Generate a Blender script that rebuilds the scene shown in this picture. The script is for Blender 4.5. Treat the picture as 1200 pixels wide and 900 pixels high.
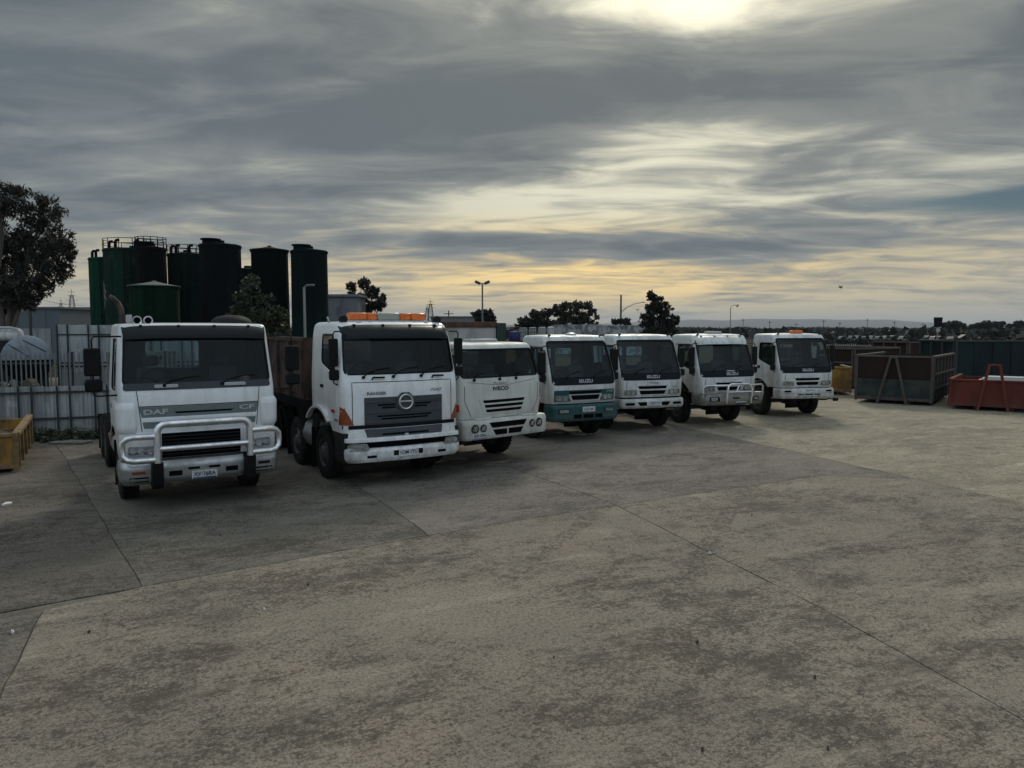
import bpy, bmesh, math, random
import numpy as np
from mathutils import Vector, Matrix
from mathutils import noise as mnoise
from mathutils.bvhtree import BVHTree

for o in list(bpy.data.objects):
    bpy.data.objects.remove(o)
scene = bpy.context.scene
COL = scene.collection
R = math.radians
rnd = random.Random(7)

# ------------------------------------------------------------------ camera
CAM_H, F, W0, H0, HOR = 3.0, 880.0, 1200.0, 900.0, 384.0
PITCH = math.atan((H0 / 2 - HOR) / F)
cam_d = bpy.data.cameras.new('camera')
cam = bpy.data.objects.new('camera', cam_d)
COL.objects.link(cam)
cam.location = (0, 0, CAM_H)
cam.rotation_euler = (math.pi / 2 - PITCH, 0, 0)
cam_d.sensor_width = 36.0
cam_d.lens = 36.0 * F / W0
cam_d.clip_start = 0.05
cam_d.clip_end = 40000
scene.camera = cam


def ground_at(px, py, z=0.0):
    """world point at height z that the photograph shows at pixel px, py"""
    dx, dy = (px - W0 / 2) / F, (H0 / 2 - py) / F
    c, s = math.cos(PITCH), math.sin(PITCH)
    d = Vector((dx, c + dy * s, -s + dy * c))
    t = (z - CAM_H) / d.z
    return Vector((d.x * t, d.y * t, z))


def at_depth(px, py, depth):
    dx, dy = (px - W0 / 2) / F, (H0 / 2 - py) / F
    c, s = math.cos(PITCH), math.sin(PITCH)
    d = Vector((dx, c + dy * s, -s + dy * c))
    t = depth / d.y
    return Vector((d.x * t, depth, CAM_H + d.z * t))


# ------------------------------------------------------------------ sky
SUN_EL, SUN_AZ = R(36), R(12)          # azimuth to the right of the view axis
world = bpy.data.worlds.new('World')
scene.world = world
world.use_nodes = True
nt = world.node_tree
nt.nodes.clear()
world.cycles.sampling_method = 'MANUAL'
world.cycles.sample_map_resolution = 256


def mk(tree):
    N, L = tree.nodes, tree.links

    def put(sock, v):
        if hasattr(v, 'is_linked') or isinstance(v, bpy.types.NodeSocket):
            L.new(v, sock)
        else:
            sock.default_value = v

    def m(op, a, b=0.0, c=0.0, clamp=False):
        n = N.new('ShaderNodeMath')
        n.operation = op
        n.use_clamp = clamp
        put(n.inputs[0], a); put(n.inputs[1], b); put(n.inputs[2], c)
        return n.outputs[0]

    def mixc(f, a, b, mode='MIX'):
        n = N.new('ShaderNodeMix')
        n.data_type = 'RGBA'
        n.blend_type = mode
        n.clamp_factor = True
        put(n.inputs[0], f)
        put(n.inputs[6], a if not isinstance(a, tuple) else (*a[:3], 1))
        put(n.inputs[7], b if not isinstance(b, tuple) else (*b[:3], 1))
        return n.outputs[2]

    def ss(v, lo, hi):
        n = N.new('ShaderNodeMapRange')
        n.interpolation_type = 'SMOOTHSTEP'
        put(n.inputs[0], v)
        n.inputs[1].default_value, n.inputs[2].default_value = lo, hi
        n.inputs[3].default_value, n.inputs[4].default_value = 0, 1
        return n.outputs[0]

    def noise(vec, scale, detail=5, rough=.5, dist=0.0, dim='3D'):
        n = N.new('ShaderNodeTexNoise')
        n.noise_dimensions = dim
        put(n.inputs['Vector'], vec)
        n.inputs['Scale'].default_value = scale
        n.inputs['Detail'].default_value = detail
        n.inputs['Roughness'].default_value = rough
        n.inputs['Distortion'].default_value = dist
        return n.outputs[0]

    def xyz(x, y, z):
        n = N.new('ShaderNodeCombineXYZ')
        put(n.inputs[0], x); put(n.inputs[1], y); put(n.inputs[2], z)
        return n.outputs[0]
    return N, L, m, mixc, ss, noise, xyz


def build_world():
    N, L, m, mixc, ss, noise, xyz = mk(nt)
    out = N.new('ShaderNodeOutputWorld')
    bg = N.new('ShaderNodeBackground')
    tc = N.new('ShaderNodeTexCoord')
    sep = N.new('ShaderNodeSeparateXYZ')
    L.new(tc.outputs['Generated'], sep.inputs[0])
    dx, dy, dz = sep.outputs
    up = m('MAXIMUM', dz, 0.0)
    az = m('ARCTAN2', dx, dy)
    el = m('ARCSINE', m('MINIMUM', up, 1.0))
    # cloud sheets seen in perspective: a plane overhead
    zz = m('ADD', up, 0.10)
    px, py = m('DIVIDE', dx, zz), m('DIVIDE', dy, zz)
    rx = m('ADD', m('MULTIPLY', px, .30), m('MULTIPLY', py, .05))
    n1 = noise(xyz(rx, m('MULTIPLY', py, .55), 3.7), 1.1, 4, .5, .5)
    n2 = noise(xyz(m('MULTIPLY', rx, 1.9), py, 9.1), 2.9, 6, .57, .65)
    n3 = noise(xyz(m('MULTIPLY', az, 1.5), m('MULTIPLY', el, 11.0), 1.3), 1.9, 5, .58, .6)

    def blob(a0, e0, sa, se, k):
        a = m('MULTIPLY', m('SUBTRACT', az, a0), 1.0 / sa)
        e = m('MULTIPLY', m('SUBTRACT', el, e0), 1.0 / se)
        q = m('MULTIPLY_ADD', a, a, m('MULTIPLY', e, e))
        return m('MULTIPLY', m('EXPONENT', m('MULTIPLY', q, -1.0)), k)

    D = m('MULTIPLY_ADD', m('SUBTRACT', n1, .5), .85, .60)
    D = m('MULTIPLY_ADD', m('SUBTRACT', n2, .5), 1.2, D)
    lowf = m('SUBTRACT', 1.0, ss(el, .10, .30))
    D = m('MULTIPLY_ADD', m('SUBTRACT', n3, .5), m('MULTIPLY_ADD', lowf, .75, .25), D)
    for b in ((-.30, .265, .40, .075, .22), (.24, .102, .22, .015, .26), (.02, .285, .16, .045, .20),
              (-.34, .160, .30, .024, .18), (.36, .30, .30, .050, .18), (-.10, .118, .22, .013, .16), (.40, .060, .20, .010, .10),
              (.165, .44, .17, .085, -.62), (.18, .225, .14, .042, -.42), (.32, .190, .28, .040, -.20), (.10, .165, .20, .035, -.26),
              (-.03, .162, .11, .022, -.40), (.55, .09, .22, .020, -.10), (-.45, .205, .30, .020, -.10)):
        D = m('ADD', D, blob(*b))
    # thin clear strip above the horizon
    D = m('MULTIPLY_ADD', m('SUBTRACT', 1.0, ss(el, .045, .125)), -.32, D)
    # nearness to the sun
    sd = (math.sin(SUN_AZ) * math.cos(SUN_EL), math.cos(SUN_AZ) * math.cos(SUN_EL), math.sin(SUN_EL))
    g = m('MULTIPLY_ADD', dx, sd[0], m('MULTIPLY_ADD', dy, sd[1], m('MULTIPLY', dz, sd[2])))
    g = m('MAXIMUM', g, 0.0)
    glow = m('POWER', g, 5.0)
    near = m('POWER', g, 26.0)
    azd = m('MULTIPLY', m('SUBTRACT', az, .10), 1 / .30)
    azg = m('EXPONENT', m('MULTIPLY', m('MULTIPLY', azd, azd), -1.0))
    # colours of thick cloud, thin cloud and the lit gaps
    lit = mixc(near, mixc(glow, (.34, .37, .35), (1.08, 1.01, .73)), (1.7, 1.63, 1.28))
    low = m('SUBTRACT', 1.0, ss(el, .085, .165))
    lit = mixc(low, lit, mixc(azg, (.58, .52, .37), (1.10, .80, .33)))
    vlow = m('SUBTRACT', 1.0, ss(el, .012, .062))
    lit = mixc(m('MULTIPLY', vlow, .85), lit, (.47, .44, .345))
    mid = mixc(glow, (.200, .228, .242), (.305, .312, .282))
    dark = mixc(glow, (.118, .150, .178), (.168, .184, .180))
    c = mixc(ss(D, .06, .64), lit, mid)
    c = mixc(ss(D, .52, .98), c, dark)
    # clear blue where the sheet opens
    sky = N.new('ShaderNodeTexSky')
    sky.sky_type = 'NISHITA'
    sky.sun_disc = False
    sky.sun_elevation = SUN_EL
    sky.sun_rotation = SUN_AZ
    sky.air_density, sky.dust_density = 1.0, 1.2
    blue = mixc(1.0, sky.outputs[0], (.060, .062, .064), 'MULTIPLY')
    gap = blob(.66, .140, .24, .018, 1.35)
    gap = ss(m('MULTIPLY_ADD', m('SUBTRACT', n3, .5), .9, gap), .35, 1.05)
    c = mixc(gap, c, mixc(1.0, blue, (.20, .27, .30), 'MULTIPLY'))
    # away from the sun the sheet thins and lets the blue through: the cool light on the truck fronts
    back = ss(m('MULTIPLY', dy, -1.0), -.25, .70)
    thin = mixc(ss(n1, .35, .70), (.58, .70, .82), (.34, .42, .50))
    c = mixc(m('MULTIPLY', back, .85), c, thin)
    # an overcast dome is brighter towards the zenith
    zen = m('MULTIPLY_ADD', ss(up, .40, .95), ZENITH, 1.0)
    v = N.new('ShaderNodeVectorMath')
    v.operation = 'SCALE'
    L.new(c, v.inputs[0]); L.new(zen, v.inputs['Scale'])
    L.new(v.outputs[0], bg.inputs[0])
    bg.inputs[1].default_value = SKY_STRENGTH
    L.new(bg.outputs[0], out.inputs[0])


ZENITH, SKY_STRENGTH = 1.0, 1.0
build_world()

sun_d = bpy.data.lights.new('sun', 'SUN')
sun_d.energy = 1.4
sun_d.angle = R(11)
sun_d.color = (1.0, .93, .80)
sun = bpy.data.objects.new('sun', sun_d)
COL.objects.link(sun)
sun.location = (8, 20, 40)
sdir = Vector((math.sin(SUN_AZ) * math.cos(SUN_EL), math.cos(SUN_AZ) * math.cos(SUN_EL), math.sin(SUN_EL)))
sun.rotation_euler = sdir.to_track_quat('Z', 'Y').to_euler()

scene.view_settings.view_transform = 'Standard'
scene.view_settings.look = 'None'
scene.view_settings.gamma = 1
scene.view_settings.exposure = 0.0
scene.view_settings.use_curve_mapping = False

# ------------------------------------------------------------------ materials
MATS = {}


def mat(name, base, rough=.6, metal=0.0, var=None, vs=3.0, amt=.6, lo=.42, hi=.62, streak=1.0, bump=0.0, bs=40.0,
        grime=None, coat=0.0, spec=.5, var2=None, v2s=12.0, lo2=.52, hi2=.64):
    """principled paint with noise wear in object coordinates; streak>1 draws the wear out vertically;
    grime=(colour, z_top, z_bottom) is road dirt caked on the lower part"""
    if name in MATS:
        return MATS[name]
    M = bpy.data.materials.new(name)
    M.use_nodes = True
    t = M.node_tree
    t.nodes.clear()
    N, L, m, mixc, ss, noise, xyz = mk(t)
    out = N.new('ShaderNodeOutputMaterial')
    b = N.new('ShaderNodeBsdfPrincipled')
    L.new(b.outputs[0], out.inputs[0])
    tc = N.new('ShaderNodeTexCoord')
    co = tc.outputs['Object']
    sep = N.new('ShaderNodeSeparateXYZ')
    L.new(co, sep.inputs[0])
    c = tuple(base)
    rgh = rough
    if var:
        vv = xyz(sep.outputs[0], sep.outputs[1], m('DIVIDE', sep.outputs[2], streak))
        f = m('MULTIPLY', ss(noise(vv, vs, 7, .6, .4), lo, hi), amt)
        c = mixc(f, c, tuple(var))
        rgh = m('ADD', m('MULTIPLY', f, .25), rough)
    if var2:
        f2 = ss(noise(co, v2s, 6, .62, .2), lo2, hi2)
        c = mixc(f2, c, tuple(var2))
    if grime:
        gz = m('SUBTRACT', 1.0, ss(sep.outputs[2], grime[2], grime[1]))
        gn = ss(noise(xyz(sep.outputs[0], sep.outputs[1], m('DIVIDE', sep.outputs[2], 2.0)), 5.0, 6, .65), .30, .75)
        c = mixc(m('MULTIPLY', m('MULTIPLY', gz, gn), .75), c, tuple(grime[0]))
    if isinstance(c, tuple):
        b.inputs['Base Color'].default_value = (*c, 1)
    else:
        L.new(c, b.inputs['Base Color'])
    if isinstance(rgh, float):
        b.inputs['Roughness'].default_value = rgh
    else:
        L.new(rgh, b.inputs['Roughness'])
    b.inputs['Metallic'].default_value = metal
    b.inputs['Specular IOR Level'].default_value = spec
    b.inputs['Coat Weight'].default_value = coat
    b.inputs['Coat Roughness'].default_value = .15
    if bump:
        bn = N.new('ShaderNodeBump')
        bn.inputs['Strength'].default_value = bump
        bn.inputs['Distance'].default_value = .01
        L.new(noise(co, bs, 6, .6), bn.inputs['Height'])
        L.new(bn.outputs[0], b.inputs['Normal'])
    MATS[name] = M
    return M


DIRT = (.16, .135, .105)
white = mat('white_paint', (.76, .785, .80), .28, var=(.56, .55, .51), vs=2.2, amt=.6, streak=4, var2=(.69, .70, .70), v2s=9, lo2=.56, hi2=.62, grime=(DIRT, 1.7, .30), coat=.4)
white2 = mat('worn_white_paint', (.62, .645, .64), .45, var=(.40, .39, .35), vs=2.6, amt=.75, streak=4, var2=(.48, .48, .46), v2s=9, lo2=.55, hi2=.60, grime=(DIRT, 1.9, .45), coat=.1)
cream = mat('cream_paint', (.58, .59, .55), .5, var=(.40, .39, .34), vs=2.0, amt=.6, streak=3, grime=(DIRT, 1.6, .45))
teal = mat('teal_paint', (.003, .058, .064), .45, spec=.3, var=(.012, .060, .064), vs=3, amt=.7, streak=2, grime=(DIRT, .95, .4), coat=.2)
greygrille = mat('grey_grille_plastic', (.050, .060, .066), .6, spec=.25, var=(.072, .078, .082), vs=5, amt=.6, grime=(DIRT, 1.2, .4))
sagegrey = mat('grey_green_trim', (.115, .150, .152), .5, var=(.16, .18, .175), vs=4, amt=.6, streak=.4)
black = mat('black_plastic', (.005, .006, .007), .5, var=(.012, .012, .012), vs=5, amt=.6, spec=.15)
voidblack = mat('dark_cavity', (.002, .002, .003), .9, spec=.1)
rubber = mat('tyre_rubber', (.009, .009, .009), .9, var=(.032, .029, .025), vs=5, amt=.6, bump=.4, bs=60, spec=.25)
interior = mat('cab_interior', (.030, .046, .052), .8, var=(.042, .058, .064), vs=4, amt=.5)
seatm = mat('seat_cloth', (.045, .052, .060), .9, bump=.3)
chrome = mat('polished_alloy', (.80, .81, .82), .34, 1.0, var=(.42, .41, .39), vs=5, amt=.5)
alloy = mat('dull_alloy', (.45, .46, .47), .42, 1.0, var=(.30, .29, .27), vs=4, amt=.6)
beige_alloy = mat('dusty_alloy', (.25, .24, .215), .6, .35, var=(.16, .15, .13), vs=4, amt=.7, grime=(DIRT, 1.0, .6))
chassis_m = mat('chassis_black', (.008, .008, .008), .8, var=(.026, .022, .018), vs=4, amt=.7, bump=.3, spec=.25)
rimm = mat('dusty_steel_rim', (.095, .095, .092), .75, .2, var=(.05, .044, .037), vs=7, amt=.8)
platem = mat('plate_white', (.62, .63, .62), .5, var=(.40, .39, .36), vs=9, amt=.5)
platef = mat('plate_ink', (.012, .018, .05), .6)
bluem = mat('plate_blue', (.01, .05, .30), .5)
dusty_black = mat('dusty_black_steel', (.008, .009, .010), .7, var=(.022, .021, .019), vs=4, amt=.6, spec=.3)
badge_grey = mat('badge_grey', (.10, .11, .115), .45)
badge_dark = mat('badge_dark', (.004, .007, .010), .4, spec=.15)
badge_white = mat('badge_silver', (.40, .41, .42), .4)
visor_m = mat('smoked_visor', (.004, .009, .011), .3, var=(.008, .013, .014), vs=3, amt=.5, spec=.2)
amber = mat('amber_lens', (.80, .17, .008), .25, var=(.55, .10, .005), vs=10, amt=.7, coat=.5)
redlens = mat('red_lens', (.50, .025, .01), .25, coat=.5)
indicator = mat('indicator_lens', (.24, .050, .008), .25, var=(.17, .035, .006), vs=14, amt=.6, coat=.6)
greylens = mat('lightbar_centre', (.30, .31, .26), .35, coat=.3)


def glass_mat(name, tint, ior=1.36):
    M = bpy.data.materials.new(name)
    M.use_nodes = True
    t = M.node_tree
    t.nodes.clear()
    N, L, m, mixc, ss, noise, xyz = mk(t)
    out = N.new('ShaderNodeOutputMaterial')
    tr = N.new('ShaderNodeBsdfTransparent')
    tr.inputs[0].default_value = (*tint, 1)
    gl = N.new('ShaderNodeBsdfGlossy')
    gl.inputs['Roughness'].default_value = .03
    df = N.new('ShaderNodeBsdfDiffuse')
    df.inputs[0].default_value = (.10, .14, .15, 1)
    fr = N.new('ShaderNodeFresnel')
    fr.inputs[0].default_value = ior
    mx = N.new('ShaderNodeMixShader')
    L.new(m('ADD', fr.outputs[0], .004), mx.inputs[0])
    L.new(tr.outputs[0], mx.inputs[1]); L.new(gl.outputs[0], mx.inputs[2])
    m2 = N.new('ShaderNodeMixShader')          # a film of dust
    tc = N.new('ShaderNodeTexCoord')
    L.new(m('MULTIPLY', ss(noise(tc.outputs['Object'], 2.5, 6, .6), .35, .8), .07), m2.inputs[0])
    L.new(mx.outputs[0], m2.inputs[1]); L.new(df.outputs[0], m2.inputs[2])
    L.new(m2.outputs[0], out.inputs[0])
    return M


glass = glass_mat('window_glass', (.62, .74, .76))
lens = glass_mat('clear_lens', (.80, .84, .85), 1.55)
reflector = mat('lamp_reflector', (.70, .72, .74), .18, 1.0, var=(.35, .36, .37), vs=22, amt=.8)


# ------------------------------------------------------------------ mesh helpers
class MB:
    def __init__(s):
        s.v, s.f, s.mi = [], [], []

    def add(s, vs, fs, mi=0):
        o = len(s.v)
        s.v += [tuple(p) for p in vs]
        s.f += [tuple(i + o for i in f) for f in fs]
        s.mi += [mi] * len(fs)
        return s

    def box(s, a, b, mi=0, rot=None, at=None):
        (x0, y0, z0), (x1, y1, z1) = a, b
        vs = [Vector((x, y, z)) for z in (z0, z1) for y in (y0, y1) for x in (x0, x1)]
        if rot is not None:
            c = Vector(at) if at else (Vector(a) + Vector(b)) / 2
            vs = [rot @ (p - c) + c for p in vs]
        return s.add(vs, [(0, 2, 3, 1), (4, 5, 7, 6), (0, 1, 5, 4), (2, 6, 7, 3), (0, 4, 6, 2), (1, 3, 7, 5)], mi)

    def bar(s, p, q, w, h, mi=0, up=(0, 0, 1)):
        p, q = Vector(p), Vector(q)
        d = (q - p).normalized()
        u = Vector(up)
        if abs(d.dot(u)) > .98:
            u = Vector((0, 1, 0))
        x = d.cross(u).normalized()
        y = x.cross(d).normalized()
        vs = []
        for e in (p, q):
            for sx, sy in ((-1, -1), (1, -1), (1, 1), (-1, 1)):
                vs.append(e + x * sx * w / 2 + y * sy * h / 2)
        return s.add(vs, [(0, 1, 2, 3), (7, 6, 5, 4), (0, 4, 5, 1), (1, 5, 6, 2), (2, 6, 7, 3), (3, 7, 4, 0)], mi)

    def tube(s, pts, r, n=8, mi=0, caps=True):
        pts = [Vector(p) for p in pts]
        rs = r if isinstance(r, (list, tuple)) else [r] * len(pts)
        vs, fs = [], []
        x = None
        for i, p in enumerate(pts):
            d = (pts[min(i + 1, len(pts) - 1)] - pts[max(i - 1, 0)]).normalized()
            if x is None:
                a = Vector((0, 0, 1)) if abs(d.z) < .9 else Vector((1, 0, 0))
                x = d.cross(a).normalized()
            else:
                x = (x - d * x.dot(d)).normalized()
            y = d.cross(x)
            for k in range(n):
                a = 2 * math.pi * k / n
                vs.append(p + (x * math.cos(a) + y * math.sin(a)) * rs[i])
        for i in range(len(pts) - 1):
            for k in range(n):
                fs.append((i * n + k, i * n + (k + 1) % n, (i + 1) * n + (k + 1) % n, (i + 1) * n + k))
        if caps:
            fs.append(tuple(reversed(range(n))))
            fs.append(tuple((len(pts) - 1) * n + k for k in range(n)))
        return s.add(vs, fs, mi)

    def lathe(s, prof, c=(0, 0, 0), axis='z', n=32, mi=0, close=False):
        """prof: (radius, height) pairs along the axis"""
        vs, fs = [], []
        for r, h in prof:
            for k in range(n):
                a = 2 * math.pi * k / n
                p = (r * math.cos(a), r * math.sin(a), h)
                if axis == 'x':
                    p = (p[2], p[0], p[1])
                elif axis == 'y':
                    p = (p[1], p[2], p[0])
                vs.append((p[0] + c[0], p[1] + c[1], p[2] + c[2]))
        for i in range(len(prof) - 1):
            for k in range(n):
                fs.append((i * n + k, i * n + (k + 1) % n, (i + 1) * n + (k + 1) % n, (i + 1) * n + k))
        if not close:
            fs.append(tuple(reversed(range(n))))
            fs.append(tuple((len(prof) - 1) * n + k for k in range(n)))
        else:
            i = len(prof) - 1
            for k in range(n):
                fs.append((i * n + k, i * n + (k + 1) % n, (k + 1) % n, k))
        return s.add(vs, fs, mi)

    def prism(s, poly, fn, d0, d1, mi=0):
        """poly of (u,v); fn(u,v,d) -> xyz"""
        n = len(poly)
        vs = [fn(u, v, d0) for u, v in poly] + [fn(u, v, d1) for u, v in poly]
        fs = [tuple(range(n)), tuple(reversed(range(n, 2 * n)))]
        fs += [(i, i + n, (i + 1) % n + n, (i + 1) % n) for i in range(n)]
        return s.add(vs, fs, mi)

    def mesh(s, name, fix=True, sharp=35):
        me = bpy.data.meshes.new(name)
        me.from_pydata(s.v, [], s.f)
        for p, i in zip(me.polygons, s.mi):
            p.material_index = i
        if fix:
            b = bmesh.new()
            b.from_mesh(me)
            bmesh.ops.recalc_face_normals(b, faces=b.faces)
            b.to_mesh(me)
            b.free()
        shade(me, sharp)
        return me

    def build(s, name, mats, parent=None, bevel=0, sharp=35, fix=True):
        return obj(name, s.mesh(name, fix, sharp), mats, parent, bevel)


def shade(me, sharp=35):
    if sharp:
        me.shade_smooth()
        me.set_sharp_from_angle(angle=R(sharp))


def obj(name, me, mats, parent=None, bevel=0):
    o = bpy.data.objects.new(name, me)
    COL.objects.link(o)
    if mats is not None and len(me.materials) == 0:
        for mm in (mats if isinstance(mats, (list, tuple)) else [mats]):
            me.materials.append(mm)
    if parent is not None:
        o.parent = parent
    if bevel:
        md = o.modifiers.new('bevel', 'BEVEL')
        md.width = bevel
        md.segments = 2
        md.limit_method = 'ANGLE'
        md.angle_limit = R(40)
    return o


def tag(o, label=None, cat=None, group=None, kind=None):
    for k, v in (('label', label), ('category', cat), ('group', group), ('kind', kind)):
        if v:
            o[k] = v
    return o


def thing(name, label, cat, loc=(0, 0, 0), rz=0.0, group=None):
    o = bpy.data.objects.new(name, None)
    o.empty_display_size = .3
    COL.objects.link(o)
    o.location = loc
    o.rotation_euler = (0, 0, rz)
    return tag(o, label, cat, group)


def copy_tree(o, parent=None):
    c = o.copy()
    COL.objects.link(c)
    c.parent = parent
    for ch in list(o.children):
        copy_tree(ch, c)
    return c


def rounded(pts, r, n=4):
    """round the corners of a polygon; r a number or one per corner"""
    out = []
    k = len(pts)
    for i in range(k):
        p0, p, p1 = Vector(pts[i - 1]), Vector(pts[i]), Vector(pts[(i + 1) % k])
        rr = r[i] if isinstance(r, (list, tuple)) else r
        a, b = (p0 - p), (p1 - p)
        rr = min(rr, a.length * .49, b.length * .49)
        if rr < 1e-4:
            out.append((p.x, p.y))
            continue
        a, b = p + a.normalized() * rr, p + b.normalized() * rr
        for j in range(n + 1):
            t = j / n
            q = a * (1 - t) ** 2 + p * 2 * t * (1 - t) + b * t * t
            out.append((q.x, q.y))
    return out


def resample(poly, n):
    P = [Vector(p) for p in poly]
    L = [0]
    for i in range(len(P)):
        L.append(L[-1] + (P[(i + 1) % len(P)] - P[i]).length)
    out = []
    j = 0
    for i in range(n):
        t = L[-1] * i / n
        while L[j + 1] < t:
            j += 1
        f = (t - L[j]) / max(L[j + 1] - L[j], 1e-9)
        q = P[j].lerp(P[(j + 1) % len(P)], f)
        out.append((q.x, q.y))
    return out


# ------------------------------------------------------------------ cab skins
def ring(z, yf, yb, hw, bow, rc, inset=0.0, rr=.07):
    hw, yf, yb = hw - inset, yf + inset, yb - inset
    rc = max(rc - inset * .6, .02)
    pts = []
    xe = hw - rc
    for i in range(17):
        x = -xe + 2 * xe * i / 16
        pts.append((x, yf + bow * (x / hw) ** 2, z))
    cy = yf + bow * (xe / hw) ** 2 + rc
    for a in (18, 36, 54, 72, 90):
        pts.append((xe + rc * math.sin(R(a)), cy - rc * math.cos(R(a)), z))
    for k in range(1, 8):
        pts.append((hw, cy + (yb - rr - cy) * k / 7, z))
    for a in (30, 60, 90):
        pts.append((hw - rr + rr * math.cos(R(a)), yb - rr + rr * math.sin(R(a)), z))
    right = pts[17:]
    for k in range(1, 8):
        x = (hw - rr) * (1 - 2 * k / 8)
        pts.append((x, yb, z))
    pts += [(-x, y, q) for x, y, q in reversed(right)]
    return pts


class Skin:
    """a lofted body: levels of (z, y_front, half_width); roof rounded with radius rad"""

    def __init__(s, levels, yb, bow, rc, rad=.08, crown=.03, step=.06, smooth=2):
        s.levels, s.yb, s.bow, s.rc, s.rad, s.crown = levels, yb, bow, rc, rad, crown
        Z = np.array([l[0] for l in levels])
        n = max(int((Z[-1] - Z[0]) / step), 2)
        s.z = np.linspace(Z[0], Z[-1], n + 1)
        s.yf = np.interp(s.z, Z, [l[1] for l in levels])
        s.hw = np.interp(s.z, Z, [l[2] for l in levels])
        for _ in range(smooth):
            for a in (s.yf, s.hw):
                a[1:-1] = (a[:-2] + 2 * a[1:-1] + a[2:]) / 4
        v, f = s.surface(0.0)
        s.bvh = BVHTree.FromPolygons([Vector(p) for p in v], f)
        s.v, s.f = v, f

    def surface(s, inset):
        rings = []
        zb, zt = s.z[0] + inset, s.z[-1]
        for z, yf, hw in zip(s.z, s.yf, s.hw):
            if z < zb - 1e-6:
                continue
            rings.append(ring(max(z, zb), yf, s.yb, hw, s.bow, s.rc, inset))
        z0, yf, hw = s.z[-1], s.yf[-1], s.hw[-1]
        k = max(s.rad - inset, .02)
        sl = (s.yf[-1] - s.yf[-2]) / (s.z[-1] - s.z[-2])
        for a in (22, 45, 68, 90):
            i = inset + k * (1 - math.cos(R(a)))
            rings.append(ring(z0 + k * math.sin(R(a)), yf + sl * k * math.sin(R(a)), s.yb, hw, s.bow, s.rc, i))
        for e, h in ((.25, .6), (.5, .9), (.75, 1.0)):
            i = inset + k + e * (hw - .12)
            rr = ring(z0 + k + s.crown * h, yf, s.yb, hw, s.bow, s.rc, min(i, (s.yb - yf) * .42, hw * .85))
            rings.append(rr)
        n = len(rings[0])
        v = [p for r in rings for p in r]
        f = []
        for i in range(len(rings) - 1):
            for j in range(n):
                f.append((i * n + j, i * n + (j + 1) % n, (i + 1) * n + (j + 1) % n, (i + 1) * n + j))
        f.append(tuple(reversed(range(n))))
        f.append(tuple((len(rings) - 1) * n + j for j in range(n)))
        return v, f

    def hit(s, side, u, v):
        o, d = {'F': ((u, -6, v), (0, 1, 0)), 'B': ((u, 12, v), (0, -1, 0)), 'L': ((-6, u, v), (1, 0, 0)),
                'R': ((6, u, v), (-1, 0, 0)), 'T': ((u, v, 9), (0, 0, -1))}[side]
        o, d = Vector(o), Vector(d)
        p, n, i, t = s.bvh.ray_cast(o, d)
        if p is None:
            p, n, i, t = s.bvh.find_nearest(o + d * 5.5)
        if n.dot(d) > 0:
            n = -n
        return p, n

    def front(s, z, u=0.0):
        return s.hit('F', u, z)[0].y


def hollow_cab(name, sk, cut, t=.045):
    """closed outer + inner skin with the cutter prisms taken out; slots paint, interior, gasket"""
    vo, fo = sk.surface(0.0)
    vi, fi = sk.surface(t)
    me = bpy.data.meshes.new(name)
    no = len(vo)
    me.from_pydata(vo + vi, [], fo + [tuple(reversed([i + no for i in f])) for f in fi])
    b = bmesh.new()
    b.from_mesh(me)
    b.faces.ensure_lookup_table()
    for i, f in enumerate(b.faces):
        f.material_index = 0 if i < len(fo) else 1
    if bmesh.ops and b.calc_volume(signed=True) < 0:
        bmesh.ops.reverse_faces(b, faces=b.faces)
    b.to_mesh(me)
    b.free()
    o = bpy.data.objects.new('tmp', me)
    COL.objects.link(o)
    for mm in (white, interior, black):
        me.materials.append(mm)
    cm = cut.mesh('cut', True, 0)
    for mm in (white, interior, black):
        cm.materials.append(mm)
    for p in cm.polygons:
        p.material_index = 2
    c = bpy.data.objects.new('tmpc', cm)
    COL.objects.link(c)
    md = o.modifiers.new('b', 'BOOLEAN')
    md.operation = 'DIFFERENCE'
    md.solver = 'EXACT'
    md.object = c
    bpy.context.view_layer.update()
    dg = bpy.context.evaluated_depsgraph_get()
    out = bpy.data.meshes.new_from_object(o.evaluated_get(dg))
    out.name = name
    bpy.data.objects.remove(o)
    bpy.data.objects.remove(c)
    shade(out, 32)
    return out


def grid_fill(poly, step):
    b = bmesh.new()
    b.faces.new([b.verts.new((u, v, 0)) for u, v in poly])
    us, vs = [p[0] for p in poly], [p[1] for p in poly]
    for lo, hi, nrm in ((min(us), max(us), (1, 0, 0)), (min(vs), max(vs), (0, 1, 0))):
        n = int((hi - lo) / step)
        for k in range(1, n + 1):
            q = lo + (hi - lo) * k / (n + 1)
            co = (q, 0, 0) if nrm[0] else (0, q, 0)
            bmesh.ops.bisect_plane(b, geom=b.verts[:] + b.edges[:] + b.faces[:], plane_co=co, plane_no=nrm)
    return b


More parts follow.
